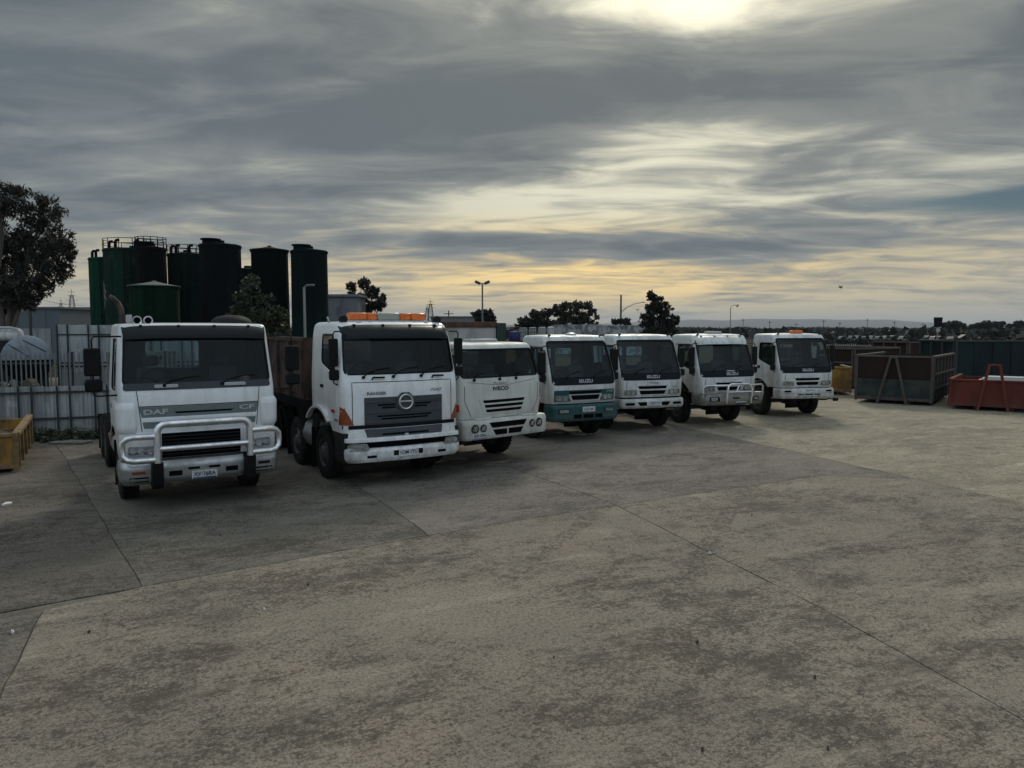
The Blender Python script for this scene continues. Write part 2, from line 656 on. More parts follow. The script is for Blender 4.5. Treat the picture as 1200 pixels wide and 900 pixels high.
def lay(b, sk, side, off, thick):
    """drop a flat bmesh (u,v) on the skin, proud by off, with closed edges of depth thick"""
    d = {'F': Vector((0, -1, 0)), 'B': Vector((0, 1, 0)), 'L': Vector((-1, 0, 0)), 'R': Vector((1, 0, 0)), 'T': Vector((0, 0, 1))}[side]
    hits = {}
    for v in b.verts:
        p, n = sk.hit(side, v.co.x, v.co.y)
        n = (n + d * .6).normalized()
        hits[v.index] = (p, n)
    b.verts.ensure_lookup_table()
    base = [(v, *hits[v.index], v.co.z) for v in b.verts]
    for v, p, n, w in base:
        v.co = p + n * (off + w)
    if thick:
        nm = {tuple(v.co): n for v, p, n, w in base}
        r = bmesh.ops.extrude_edge_only(b, edges=[e for e in b.edges if e.is_boundary])
        for v in r['geom']:
            if isinstance(v, bmesh.types.BMVert):
                v.co = v.co - nm.get(tuple(v.co), d) * thick
    b.normal_update()
    bmesh.ops.recalc_face_normals(b, faces=b.faces)
    b.faces.ensure_lookup_table()
    s = sum(f.normal.dot(d) * f.calc_area() for f in b.faces)
    if s < 0:
        bmesh.ops.reverse_faces(b, faces=b.faces)


def done(b, name, m, parent, sharp=32, bevel=0):
    me = bpy.data.meshes.new(name)
    b.to_mesh(me)
    b.free()
    shade(me, sharp)
    return obj(name, me, m, parent, bevel)


def patch(name, sk, side, poly, m, parent, off=.006, thick=.012, step=.11):
    polys = poly if isinstance(poly[0][0], (tuple, list)) else [poly]
    bb = bmesh.new()
    for q in polys:
        b = grid_fill(q, step)
        b.verts.index_update()
        lay(b, sk, side, off, thick)
        t = bpy.data.meshes.new('t')
        b.to_mesh(t)
        b.free()
        bb.from_mesh(t)
        bpy.data.meshes.remove(t)
    return done(bb, name, m, parent)


def frame_patch(name, sk, side, outer, inner, m, parent, off=.004, n=88, thick=.01):
    b = bmesh.new()
    o, i = resample(outer, n), resample(inner, n)
    k = min(range(n), key=lambda j: (Vector(i[j]) - Vector(o[0])).length)
    i = i[k:] + i[:k]
    rows = 3
    V = [[b.verts.new((*Vector(o[j]).lerp(Vector(i[j]), r / rows), 0)) for j in range(n)] for r in range(rows + 1)]
    for r in range(rows):
        for j in range(n):
            b.faces.new((V[r][j], V[r][(j + 1) % n], V[r + 1][(j + 1) % n], V[r + 1][j]))
    b.verts.index_update()
    lay(b, sk, side, off, thick)
    return done(b, name, m, parent)


def seam(name, sk, side, pts, m, parent, w=.012, off=.003, closed=False):
    """a panel gap: thin dark line along a polyline"""
    P = [Vector(p) for p in pts]
    if closed:
        P.append(P[0])
    S = []
    for a, c in zip(P[:-1], P[1:]):
        n = max(int((c - a).length / .06), 1)
        S += [a.lerp(c, k / n) for k in range(n)]
    S.append(P[-1])
    b = bmesh.new()
    rows = []
    for i, p in enumerate(S):
        d = (S[min(i + 1, len(S) - 1)] - S[max(i - 1, 0)])
        d = Vector((-d.y, d.x)).normalized() * w / 2
        rows.append((b.verts.new((*(p + d), 0)), b.verts.new((*(p - d), 0))))
    for a, c in zip(rows[:-1], rows[1:]):
        b.faces.new((a[0], a[1], c[1], c[0]))
    b.verts.index_update()
    lay(b, sk, side, off, 0)
    return done(b, name, m, parent)


_tc = {}


def glyphs(s, bold=0.0, shear=0.0):
    key = (s, bold, shear)
    if key not in _tc:
        cu = bpy.data.curves.new('t', 'FONT')
        cu.body = s
        cu.align_x, cu.align_y = 'CENTER', 'CENTER'
        cu.offset = bold
        cu.shear = shear
        cu.resolution_u = 3
        o = bpy.data.objects.new('t', cu)
        COL.objects.link(o)
        bpy.context.view_layer.update()
        me = bpy.data.meshes.new_from_object(o.evaluated_get(bpy.context.evaluated_depsgraph_get()))
        bpy.data.objects.remove(o)
        vs = np.array([v.co[:2] for v in me.vertices])
        lo, hi = vs.min(0), vs.max(0)
        vs = (vs - (lo + hi) / 2) / (hi - lo)
        _tc[key] = (vs, [tuple(p.vertices) for p in me.polygons])
        bpy.data.meshes.remove(me)
    return _tc[key]


def lettering(name, s, sk, side, u, v, w, h, m, parent, off=.012, bold=.02, shear=0.0):
    vs, fs = glyphs(s, bold, shear)
    sg = {'F': 1, 'B': -1, 'L': -1, 'R': 1}[side]
    b = bmesh.new()
    V = [b.verts.new((u + sg * p[0] * w, v + p[1] * h, 0)) for p in vs]
    for f in fs:
        try:
            b.faces.new([V[i] for i in f])
        except ValueError:
            pass
    b.verts.index_update()
    lay(b, sk, side, off, 0)
    return done(b, name, m, parent, 0)


def rect(u0, u1, v0, v1):
    return [(u0, v0), (u1, v0), (u1, v1), (u0, v1)]


def rrect(u0, u1, v0, v1, r, n=3):
    return rounded(rect(u0, u1, v0, v1), r, n)


def number_plate(sk, parent, text, u, z, w=.37, h=.135, off=.02, ink=platef, base=None, strip=True):
    p = patch('number_plate', sk, 'F', rrect(u - w / 2, u + w / 2, z - h / 2, z + h / 2, .015, 2), base or platem, parent, off, .02, .2)
    lettering('characters', text, sk, 'F', u, z + .008, w * .86, h * .55, ink, p, off + .003, .012)
    if strip:
        patch('slogan_strip', sk, 'F', rect(u - w * .46, u + w * .46, z - h * .47, z - h * .36), bluem if strip == 1 else badge_grey, p, off + .002, 0, .3)
    return p


def corner_panel(name, sk, sgn, umin, ymax, off, z0, z1, m, parent, thick=.05):
    """a panel that wraps the front corner of the body"""
    zs = np.linspace(z0, z1, 9)
    b = bmesh.new()
    rows = []
    for z in zs:
        yf, hw = np.interp(z, sk.z, sk.yf), np.interp(z, sk.z, sk.hw)
        e = min((z - z0), (z1 - z)) / .04
        o = off * min(1.0, .35 + e * .65)
        r = ring(z, yf, sk.yb, hw, sk.bow, sk.rc, -o)
        path = [p for p in r[:32] if p[0] >= umin and p[1] <= ymax]
        first = (umin, yf - o + sk.bow * (umin / hw) ** 2, z)
        path = [first] + path + [(hw + o, ymax, z)]
        rows.append([b.verts.new((sgn * p[0], p[1], p[2])) for p in path])
    n = min(len(r) for r in rows)
    for a, c in zip(rows[:-1], rows[1:]):
        for j in range(n - 1):
            b.faces.new((a[j], a[j + 1], c[j + 1], c[j]))
    bd = [e for e in b.edges if e.is_boundary]
    cen = Vector((0, .9, (z0 + z1) / 2))
    r = bmesh.ops.extrude_edge_only(b, edges=bd)
    for v in r['geom']:
        if isinstance(v, bmesh.types.BMVert):
            d = cen - v.co
            d.z = 0
            v.co += d.normalized() * thick
    bmesh.ops.recalc_face_normals(b, faces=b.faces)
    if sum(f.normal.y * f.calc_area() for f in b.faces) > 0:
        bmesh.ops.reverse_faces(b, faces=b.faces)
    return done(b, name, m, parent)


# ------------------------------------------------------------------ wheels
_wm = {}


def wheel(parent, x, y, r=.5, w=.27, sgn=1, dual=False, rim=rimm):
    key = (r, w, dual)
    if key not in _wm:
        t = MB()
        ri = r * .56
        prof = [(ri, -w * .42), (ri + .03, -w * .5), (r * .80, -w * .52), (r * .94, -w * .47), (r, -w * .38)]
        for a in (-.25, -.02, .20):
            prof += [(r, w * (a - .03)), (r - .018, w * (a - .02)), (r - .018, w * (a + .04)), (r, w * (a + .05))]
        prof += [(r, w * .38), (r * .94, w * .47), (r * .80, w * .52), (ri + .03, w * .5), (ri, w * .42)]
        t.lathe(prof, axis='x', n=36, close=True)
        for k in range(36):               # shoulder lugs
            a = 2 * math.pi * k / 36
            for s in (-1, 1):
                p = Vector((s * w * .44, math.cos(a) * (r - .012), math.sin(a) * (r - .012)))
                q = Vector((s * w * .30, math.cos(a) * (r + .004), math.sin(a) * (r + .004)))
                t.bar(p, q, .045, .02)
        g = MB()
        if dual:
            prof = [(ri, w * .47), (ri - .02, w * .45), (ri - .035, w * .2), (ri * .8, -w * .1), (ri * .5, -w * .15), (ri * .42, w * .1), (ri * .40, w * .35), (.02, w * .38)]
        else:
            prof = [(ri, w * .47), (ri - .02, w * .45), (ri - .03, w * .25), (ri * .88, w * .16), (ri * .62, w * .40), (ri * .5, w * .40), (ri * .42, w * .55), (ri * .3, w * .62), (.02, w * .63)]
        prof = [(ri, -w * .45)] + prof
        g.lathe(prof, axis='x', n=32)
        for k in range(10):
            a = 2 * math.pi * k / 10
            q = Vector((0, math.cos(a), math.sin(a))) * ri * .56
            x0 = w * (.38 if not dual else -.13)
            g.tube([(x0, q.y, q.z), (x0 + .035, q.y, q.z)], .014, 6)
        hole = MB()
        for k in range(8):
            a = 2 * math.pi * (k + .5) / 8
            q = Vector((0, math.cos(a), math.sin(a))) * ri * .80
            x0 = w * (.245 if not dual else -.06)
            hole.tube([(x0 - .02, q.y, q.z), (x0 + .012, q.y, q.z)], .026, 8)
        _wm[key] = (t.mesh('tyre'), g.mesh('rim'), hole.mesh('hand_hole'))
    tm, gm, hm = _wm[key]
    o = obj('wheel', tm, rubber, parent)
    o.location = (x, y, r)
    o.rotation_euler = (0, 0, 0 if sgn > 0 else math.pi)
    obj('rim', gm, rim, o)
    obj('hand_holes', hm, voidblack, o)
    return o


def axle_set(root, fronts, rears, track, r, w=.27, rim=rimm):
    for y in fronts:
        for s in (-1, 1):
            wheel(root, s * track, y, r, w, s, False, rim)
    for y in rears:
        for s in (-1, 1):
            wheel(root, s * track, y, r, w, s, True, rim)
            wheel(root, s * (track - w - .05), y, r, w, s, True, rim)
    for y in list(fronts) + list(rears)[-1:]:
        for s in (-1, 1):
            fl = MB()
            fl.box((s * (track - .42), y + r + .16, .12), (s * (track + .16), y + r + .175, .95))
            fl.build('added_mud_flap', black, root)  # flaps added to block light reaching the ground under the trucks
    for y in list(fronts) + list(rears):
        m = MB()
        m.tube([(-track + .1, y, r), (track - .1, y, r)], .075, 10)
        if y in rears:
            m.lathe([(.02, -.16), (.17, -.14), (.2, 0), (.17, .14), (.02, .16)], (0, y, r), 'x', 14)
        m.build('axle', chassis_m, root)


def chassis(root, y0, y1, z=.78, rail=.24, wid=.43, lower=.55):
    m = MB()
    for s in (-1, 1):
        m.box((s * wid - .04, y0, z), (s * wid + .04, y1, z + rail))
    n = int((y1 - y0) / 1.1)
    for k in range(n + 1):
        y = y0 + (y1 - y0) * k / n
        m.box((-wid + .04, y - .05, z + .03), (wid - .04, y + .05, z + rail - .03))
    m.build('chassis_frame', chassis_m, root, .008)
    e = MB()                       # engine, radiator and sump hanging between the rails
    e.box((-.36, .45, lower), (.36, 1.75, 1.02))
    e.box((-.45, .28, lower + .08), (.45, .44, 1.05))
    e.lathe([(.2, -.3), (.24, -.2), (.24, .2), (.2, .3)], (0, 1.1, lower + .05), 'y', 14)
    e.build('engine', chassis_m, root, .02)
    f = MB()
    f.lathe([(.26, -.5), (.29, -.48), (.29, .48), (.26, .5)], (-.86, 2.75, .72), 'y', 18)
    f.build('fuel_tank', alloy, root)
    g = MB()
    g.box((.60, 2.3, .48), (1.05, 3.0, .95))
    g.build('battery_box', dusty_black, root, .02)


def cab_fit(root, rhd=-.45, dash_z=1.6, seat_z=1.35, y0=.2, hw=.95, wheel_r=.22, floor_z=1.06, yb=1.5):
    m = MB()
    m.box((-hw, y0, floor_z), (hw, y0 + .28, dash_z))
    m.box((-hw * .5, y0 + .05, dash_z), (hw * .1, y0 + .2, dash_z + .06))
    m.build('dashboard', interior, root, .04)
    m = MB()
    m.box((-hw, y0 + .28, floor_z), (hw, yb, floor_z + .04))
    m.build('cab_floor', interior, root)
    for x in (rhd, -rhd):
        s = MB()
        s.box((x - .25, .85, floor_z + .04), (x + .25, 1.32, seat_z))
        s.box((x - .23, 1.18, seat_z), (x + .23, 1.34, seat_z + .55), rot=Matrix.Rotation(R(-9), 3, 'X'))
        s.box((x - .13, 1.24, seat_z + .57), (x + .13, 1.35, seat_z + .76))
        s.build('seat', seatm, root, .05)
    w = MB()
    c = Vector((rhd, y0 + .46, dash_z + .08))
    ax = Matrix.Rotation(R(-58), 3, 'X')
    ringp = [c + ax @ Vector((math.cos(a), math.sin(a), 0)) * wheel_r for a in [2 * math.pi * k / 24 for k in range(25)]]
    w.tube(ringp, .017, 7, caps=False)
    for a in (200, 340, 90):
        w.bar(c, c + ax @ Vector((math.cos(R(a)), math.sin(R(a)), 0)) * wheel_r, .05, .015)
    w.tube([c, c + ax @ Vector((0, 0, -.3))], .04, 8)
    w.build('steering_wheel', black, root)


def mirror(root, sgn, hw, y, z0, z1, w=.22, gap=.16, lower=True, arm_top=None, arm_bot=None, depth=.11):
    x = sgn * (hw + gap + w / 2)
    m = MB()
    sk = rrect(x - w / 2, x + w / 2, z0, z1, .04, 3)
    m.prism(sk, lambda u, v, d: (u, d, v), y - depth / 2, y + depth / 2)
    o = m.build('mirror', black, root, .025)
    g = MB()
    g.prism(rrect(x - w / 2 + .02, x + w / 2 - .02, z0 + .03, z1 - .03, .03, 3), lambda u, v, d: (u, d, v), y + depth / 2 + .001, y + depth / 2 + .006)
    g.build('mirror_glass', chrome, o)
    if lower:
        l = MB()
        l.prism(rrect(x - w / 2, x + w / 2 + .01, z0 - .25, z0 - .05, .05, 3), lambda u, v, d: (u, d, v), y - depth / 2, y + depth / 2)
        l.build('wide_angle_mirror', black, o, .025)
    a = MB()
    zt = arm_top if arm_top else z1 + .10
    zb = arm_bot if arm_bot else z0 - (.32 if lower else .1)
    a.tube([(sgn * (hw - .06), y + .04, zt), (x - sgn * .03, y, zt), (x, y, zt - .05), (x, y, zb + .03), (x - sgn * .05, y, zb), (sgn * (hw - .03), y + .04, zb)], .014, 7)
    a.build('mirror_arm', black, o)
    return o


def visor(root, sk, u, z0, z1, throw, m, name='sun_visor'):
    """curved sheet hung from the roof edge over the windscreen"""
    v, f = [], []
    nu, nv = 24, 6
    for th in (0, 1):
        for j in range(nv + 1):
            t = j / nv
            z = z1 + (z0 - z1) * t
            for i in range(nu + 1):
                x = -u + 2 * u * i / nu
                xx = x * (1 - .02 * t)
                e = max(0, abs(xx) / u - .82) / .18
                y = sk.front(z1, max(-1, min(1, xx / u)) * u * .97) - .012 - throw * math.sin(t * math.pi / 2) ** .8 * (1 - .45 * e * e) + (.012 if th else 0)
                zz = z - .0 - .03 * (abs(xx) / u) ** 4
                v.append((xx, y, zz - (.0 if not th else .004)))
    n = (nu + 1) * (nv + 1)
    for j in range(nv):
        for i in range(nu):
            a = j * (nu + 1) + i
            f.append((a, a + 1, a + nu + 2, a + nu + 1))
            f.append((n + a + nu + 1, n + a + nu + 2, n + a + 1, n + a))
    for i in range(nu):
        for j in (0, nv):
            a = j * (nu + 1) + i
            f.append((a, a + 1, n + a + 1, n + a))
    for j in range(nv):
        for i in (0, nu):
            a = j * (nu + 1) + i
            f.append((a, a + nu + 1, n + a + nu + 1, n + a))
    mb = MB().add(v, f)
    o = mb.build(name, m, root, sharp=50)
    for x in np.linspace(-u * .75, u * .75, 4):
        b = MB()
        y = sk.front(z1 - .03, x)
        b.box((x - .02, y - .035, z1 - .03), (x + .02, y + .05, z1 + .008))
        b.build('visor_bracket', black, o, .006)
    return o


def wipers(root, sk, zb, spots, L=.62, rise=.10, m=black):
    for u, dr in spots:
        w = MB()
        n = 7
        p0 = sk.hit('F', u, zb)[0] + Vector((0, -.025, 0))
        pts = []
        for k in range(n):
            t = k / (n - 1)
            p, nn = sk.hit('F', u + dr * L * t, zb + rise * (1 - (1 - t) ** 2) + .03)
            pts.append(p + nn * .03)
        w.tube([p0] + pts[1:4], .012, 6)
        w.tube(pts[2:], .010, 5)
        w.lathe([(.03, -.02), (.03, .02)], tuple(p0), 'y', 8)
        w.build('wiper', m, root)


def round_lamp(root, sk, u, z, r, name='headlight'):
    p, n = sk.hit('F', u, z)
    y = p.y
    m = MB()
    m.lathe([(r * 1.12, .02), (r * 1.16, -.012), (r * 1.02, -.02), (r, -.005)], (u, y, z), 'y', 20, close=True)
    o = m.build(name, black, root)
    q = MB()
    q.lathe([(r, -.004), (r * .75, .012), (r * .45, .024), (r * .22, .02), (r * .2, -.002), (.002, -.004)], (u, y, z), 'y', 18)
    q.build('reflector', reflector, o)
    g = MB()
    vs = []
    prof = [(r, -.006), (r * .8, -.018), (r * .45, -.026), (.003, -.029)]
    g.lathe(prof, (u, y, z), 'y', 18)
    g.build('lens', lens, o)
    return o


def block_lamp(root, sk, side, poly, cells, name='headlight', indicator_poly=None, off=.012):
    o = patch(name, sk, side, poly, reflector, root, off, .02, .06)
    us, vs = [p[0] for p in poly], [p[1] for p in poly]
    for c in cells:
        cu, cv, cr = c
        p, n = sk.hit(side, cu, cv)
        q = MB()
        q.lathe([(cr, -.004), (cr * 1.02, -.012), (cr * .9, -.012), (cr * .6, .006), (cr * .25, .014), (cr * .2, -.004), (.002, -.006)], (p.x, p.y - off, p.z), 'y', 16)
        q.build('bulb_bowl', chrome, o)
    patch('lens', sk, side, poly, lens, o, off + .016, .012, .06)
    return o


# ------------------------------------------------------------------ light trucks (low cab-over, four of them)
def windows(root, sk, spec, gl=glass):
    """glass panes and their gaskets; spec: list of (name, side, polygon, gasket width)"""
    for name, side, poly in spec:
        patch(name, sk, side, poly, gl, root, -.014, 0, .12)


ISK = Skin([(1.02, .02, 1.015), (1.15, .0, 1.03), (1.52, .0, 1.035), (1.72, .045, 1.03), (2.55, .37, .985), (2.70, .46, .965)],
           1.75, .06, .13, .085, .03)
I_WIND = rounded([(-.955, 1.71), (.955, 1.71), (.905, 2.60), (-.905, 2.60)], [.10, .10, .09, .09], 5)
I_SURR = rounded([(-.985, 1.50), (.985, 1.50), (.94, 2.655), (-.94, 2.655)], [.13, .13, .08, .08], 5)
I_SIDE = rounded([(.30, 1.63), (1.32, 1.93), (1.32, 2.50), (.56, 2.50)], [.06, .10, .10, .06], 4)
I_BACK = [rrect(-.62, -.06, 1.86, 2.42, .06), rrect(.06, .62, 1.86, 2.42, .06)]


def cab_cutter(wind, side, backs, arch, yb, depth=.75, xin=.5):
    c = MB()
    c.prism(wind, lambda u, v, d: (u, d, v), -1.0, depth)
    for s in (-1, 1):
        c.prism(side, lambda u, v, d, s=s: (s * d, u, v), xin, 3.0)
    for b in backs:
        c.prism(b, lambda u, v, d: (u, d, v), yb - .35, yb + .6)
    if arch:
        y, z, r = arch
        for s in (-1, 1):
            c.prism([(y + r * math.cos(R(a)), z + r * math.sin(R(a))) for a in range(0, 360, 10)], lambda u, v, d, s=s: (s * d, u, v), .62, 3.0)
    return c


I_MESH = hollow_cab('cab', ISK, cab_cutter(I_WIND, I_SIDE, I_BACK, (1.28, .48, .82), 1.75))


def light_truck(name, label, loc, rz, paint, lower, plate, style, z_bump=(.70, .955), rear='hook'):
    root = thing(name, label, 'truck', loc, rz, 'trucks parked in a row')
    me = I_MESH.copy()
    me.materials[0] = paint
    obj('cab', me, None, root)
    sk = ISK
    frame_patch('windscreen_surround', sk, 'F', I_SURR, I_WIND, badge_dark, root, .004)
    windows(root, sk, [('windscreen', 'F', I_WIND), ('side_window', 'L', I_SIDE), ('side_window', 'R', I_SIDE)] + [('rear_window', 'B', b) for b in I_BACK])
    cab_fit(root, -.46, 1.62, 1.42, .18, .93, .2, 1.07, 1.66)
    wipers(root, sk, 1.69, ((-.55, .75), (.25, .8)), .6, .12)
    lettering('badge', 'ISUZU', sk, 'F', .02 if style != 'bullbar' else .12, 1.60, .42, .09, badge_white, root, .010, .03)
    if style == 'bullbar':
        patch('sticker', sk, 'F', rect(-.07, .31, 1.672, 1.702), badge_white, root, .009, 0, .2)
    # doors
    for side in 'LR':
        d = frame_patch('door', sk, side, rounded([(.20, 1.22), (.52, 1.30), (1.42, 1.45), (1.45, 2.56), (.50, 2.56), (.22, 1.68)], .05),
                        rounded([(.29, 1.615), (1.335, 1.915), (1.335, 2.515), (.545, 2.515)], .08), paint, root, .007)
        patch('handle', sk, side, rrect(1.18, 1.34, 1.62, 1.71, .02), black, d, .02, .02, .2)
        # bottom lip over the wheel
        flare = MB()
        s = -1 if side == 'L' else 1
        pts = [(s * 1.03, 1.28 + .84 * math.cos(R(a)), .48 + .84 * math.sin(R(a))) for a in range(35, 146, 8)]
        for a, b in zip(pts[:-1], pts[1:]):
            flare.bar(a, b, .11, .035, up=(s, 0, 0.01))
        flare.build('wheel_arch_lip', black if style == 'bullbar' else paint, root)
        mirror(root, s, 1.01, .30, 1.84, 2.42, .16, .05, True, 2.52, 1.56, .09)
        # marker arms on the roof corners
        k = MB()
        k.tube([(s * .80, .62, 2.76), (s * .80, .50, 2.80), (s * .88, .44, 2.80)], .022, 7)
        k.build('marker_lamp', black, root)
        # step and mudguard
        st = MB()
        st.box((s * .55, .30, .74), (s * 1.0, .50, 1.03))
        st.box((s * .72, .25, .55), (s * 1.0, .50, .60))
        st.build('step', dusty_black, root, .015)
    # front panel
    if style == 'teal':
        patch('nose_panel', sk, 'F', rounded([(-.93, 1.075), (.93, 1.075), (.93, 1.37), (-.93, 1.37)], .03), teal, root, .006)
        patch('grille_slot', sk, 'F', rounded([(-.46, 1.26), (.46, 1.26), (.50, 1.34), (-.50, 1.34)], .02), voidblack, root, .009, 0)
        patch('grille_slot', sk, 'F', rounded([(-.40, 1.12), (.40, 1.12), (.44, 1.235), (-.44, 1.235)], .02), voidblack, root, .009, 0)
        g = [[(-.52, 1.25), (-.46, 1.25), (-.40, 1.115), (-.45, 1.08)], [(.46, 1.25), (.52, 1.25), (.45, 1.08), (.40, 1.115)], rect(-.45, .45, 1.078, 1.108), rect(-.50, .50, 1.238, 1.262)]
        patch('grille_trim', sk, 'F', g, badge_white, root, .018, .015)
        patch('chin_strip', sk, 'F', rect(-.97, .97, 1.045, 1.072), badge_white, root, .010)
        lettering('model_badge', 'FVR', sk, 'F', .78, 1.315, .2, .045, badge_white, root, .012, .01, .2)
    else:
        seam('panel_gap', sk, 'F', [(-.82, 1.05), (-.82, 1.46)], badge_dark, root)
        seam('panel_gap', sk, 'F', [(.82, 1.05), (.82, 1.46)], badge_dark, root)
        for z0, z1, w0, w1 in ((1.255, 1.335, .44, .47), (1.10, 1.205, .39, .43)):
            patch('grille_slot', sk, 'F', rounded([(-w0, z0), (w0, z0), (w1, z1), (-w1, z1)], .025), voidblack, root, .005, 0)
        fr = [rect(-.50, .50, 1.345, 1.37), rect(-.46, .46, 1.215, 1.245), rect(-.42, .42, 1.07, 1.092)]
        patch('grille_bar', sk, 'F', fr, paint, root, .022, .02)
        if style == 'plain':
            lettering('script', 'Fuzzy', sk, 'F', .04, 1.425, .32, .07, badge_grey, root, .008, .01, .3)
            lettering('model_badge', 'FSR', sk, 'F', .74, 1.30, .17, .04, badge_grey, root, .008, .01)
    for s in (-1, 1):
        block_lamp(root, sk, 'F', rounded([(s * .50, 1.085), (s * .90, 1.10), (s * .90, 1.235), (s * .53, 1.235)][::s], .02),
                   [(s * .62, 1.16, .055), (s * .76, 1.165, .055)])
    # gap and bumper
    z0, z1 = z_bump
    g = Skin([(z1 - .02, .06, .99), (1.04, .05, .99)], .5, .06, .12, .005, 0, .04, 0)
    MB().add(*g.surface(0)).build('bumper_gap', voidblack, root)
    if style == 'bullbar':
        bs = Skin([(z0 - .02, -.30, 1.10), (z0 + .10, -.38, 1.13), (z1, -.36, 1.13)], .35, .16, .16, .02, .01, .04)
        MB().add(*bs.surface(0)).build('bumper', beige_alloy, root)
        for s in (-1, 1):
            patch('fog_lamp_recess', bs, 'F', rrect(s * .72 - .16, s * .72 + .16, .80, .93, .02), voidblack, root, .004, 0)
            block_lamp(root, bs, 'F', rrect(s * .74 - .10, s * .74 + .10, .82, .91, .015), [(s * .74, .865, .035)], 'fog_lamp')
            wing = MB()
            wing.box((s * .62, -.26, z1 + .02), (s * 1.1, .02, z1 + .05))
            wing.build('bumper_top_plate', beige_alloy, root, .01)
        patch('winch_slot', bs, 'F', rrect(-.13, .13, .87, .91, .01), voidblack, root, .004, 0)
        bb = MB()
        y = -.40
        bb.tube([(-.34, y + .06, .74), (-.34, y, 1.12), (-.30, y + .02, 1.26), (-.20, y + .03, 1.31), (.40, y + .03, 1.31), (.50, y + .02, 1.26), (.54, y, 1.12), (.54, y + .06, .74)], .036, 10)
        bb.tube([(-.34, y, 1.08), (.54, y, 1.08)], .022, 8)
        bb.tube([(.10, y + .03, 1.30), (-.02, y, 1.09)], .018, 8)
        for s, x0 in ((-1, -.30), (1, .50)):
            bb.tube([(x0, y + .03, 1.28), (s * .98, y + .14, 1.28), (s * 1.07, y + .18, 1.22), (s * 1.07, y + .20, .93)], .026, 8)
        bb.build('bull_bar', chrome, root)
        number_plate(bs, root, plate, .18, z0 + .02, .37, .13, .03)
    else:
        bs = Skin([(z0, -.06, 1.03), (z0 + .05, -.10, 1.05), (z1 - .03, -.10, 1.05), (z1, -.08, 1.04)], .42, .07, .14, .01, 0, .03, 1)
        MB().add(*bs.surface(0)).build('bumper', lower, root)
        zm = (z0 + z1) / 2
        if style == 'teal':
            for s in (-1, 1):
                patch('fog_lamp_recess', bs, 'F', rrect(s * .70 - .16, s * .70 + .16, z0 + .22, z0 + .33, .02), voidblack, root, .003, 0)
                block_lamp(root, bs, 'F', rrect(s * .70 - .13, s * .70 + .13, z0 + .235, z0 + .315, .02), [], 'fog_lamp')
            for u0, u1 in ((-.42, -.17), (-.13, .20), (.24, .48)):
                patch('air_slot', bs, 'F', rrect(u0, u1, z0 + .07, z0 + .18, .02), voidblack, root, .003, 0)
            number_plate(bs, root, plate, .04, z0 + .30, .38, .14, .02, strip=2)
        elif style == 'plain':
            for s in (-1, 1):
                patch('fog_lamp_recess', bs, 'F', rounded([(s * .62, zm - .035), (s * .92, zm - .03), (s * .90, zm + .04), (s * .62, zm + .04)][::s], .03), voidblack, root, .003, 0)
                patch('air_slot', bs, 'F', rounded([(s * .24, zm - .05), (s * .46, zm - .05), (s * .54, zm + .055), (s * .24, zm + .055)][::s], .02), voidblack, root, .003, 0)
            number_plate(bs, root, plate, .02, zm + .01, .38, .15, .02, strip=2)
        else:
            for s in (-1, 1):
                patch('fog_lamp_recess', bs, 'F', rrect(s * .78 - .12, s * .78 + .12, z1 - .10, z1 - .04, .02), voidblack, root, .003, 0)
            for u0, u1 in ((-.42, -.19), (-.14, .15), (.20, .42)):
                patch('air_slot', bs, 'F', rrect(u0, u1, z0 + .055, z0 + .15, .02), voidblack, root, .003, 0)
            seam('crease', bs, 'F', [(-.95, z0 + .17), (.95, z0 + .17)], badge_dark, root, .008)
            number_plate(bs, root, plate, .0, z1 - .055, .36, .12, .02, strip=False)
            tl = MB()
            tl.tube([(.92, .2, .62), (1.10, .1, .60)], .02, 8)
            tl.lathe([(.03, -.09), (.06, -.07), (.06, .07), (.03, .09)], (1.16, .08, .59), 'x', 12)
            tl.build('low_lamp', black, root)
    # roof gear
    if style == 'teal':
        m = MB(); m.lathe([(.14, 0), (.15, .02), (.14, .05), (.05, .08), (.01, .085)], (.02, .80, 2.79), 'z', 18)
        m.build('roof_lamp', badge_white, root)
    if style == 'bullbar':
        visor(root, sk, .93, 2.50, 2.75, .24, paint)
        m = MB(); m.box((-.26, .78, 2.80), (.30, 1.06, 2.83)); m.box((-.22, .80, 2.83), (.26, 1.04, 2.89))
        m.build('roof_hatch', badge_white, root, .015)
    if style == 'beacon':
        m = MB(); m.prism(rrect(-.15, .28, 2.80, 2.91, .04), lambda u, v, d: (u, d, v), .72, .90)
        m.build('beacon', amber, root, .02)
        m = MB(); m.box((-.13, .74, 2.765), (.26, .88, 2.81))
        m.build('beacon_base', redlens, root, .01)
    # running gear
    axle_set(root, (1.28,), (4.9,), .92, .485, .26)
    chassis(root, .35, 6.3, .72)
    if rear == 'hook':
        b = MB()
        b.box((-.95, 2.0, 1.02), (.95, 6.4, 1.10))
        for s in (-1, 1):
            b.box((s * .95 - .05, 2.0, .98), (s * .95 + .05, 6.4, 1.16))
        b.build('deck', dusty_black, root, .01)
        a = MB()
        for s in (-1, 1):
            a.bar((s * .3, 5.6, 1.2), (s * .3, 2.3, 1.35), .12, .2)
        a.tube([(-.3, 2.3, 1.35), (.3, 2.3, 1.35)], .06, 8)
        a.tube([(0, 2.3, 1.35), (0, 2.15, 2.2), (0, 2.3, 2.36), (0, 2.42, 2.25)], .06, 8)
        a.build('hook_arm', dusty_black, root)
    else:
        b = MB()
        b.box((-1.05, 2.0, 1.05), (1.05, 6.4, 1.13))
        for s in (-1, 1):
            b.box((s * 1.05 - .03, 2.0, 1.13), (s * 1.05 + .03, 6.4, 1.55))
        b.box((-1.02, 1.97, 1.13), (1.02, 2.03, 1.9))
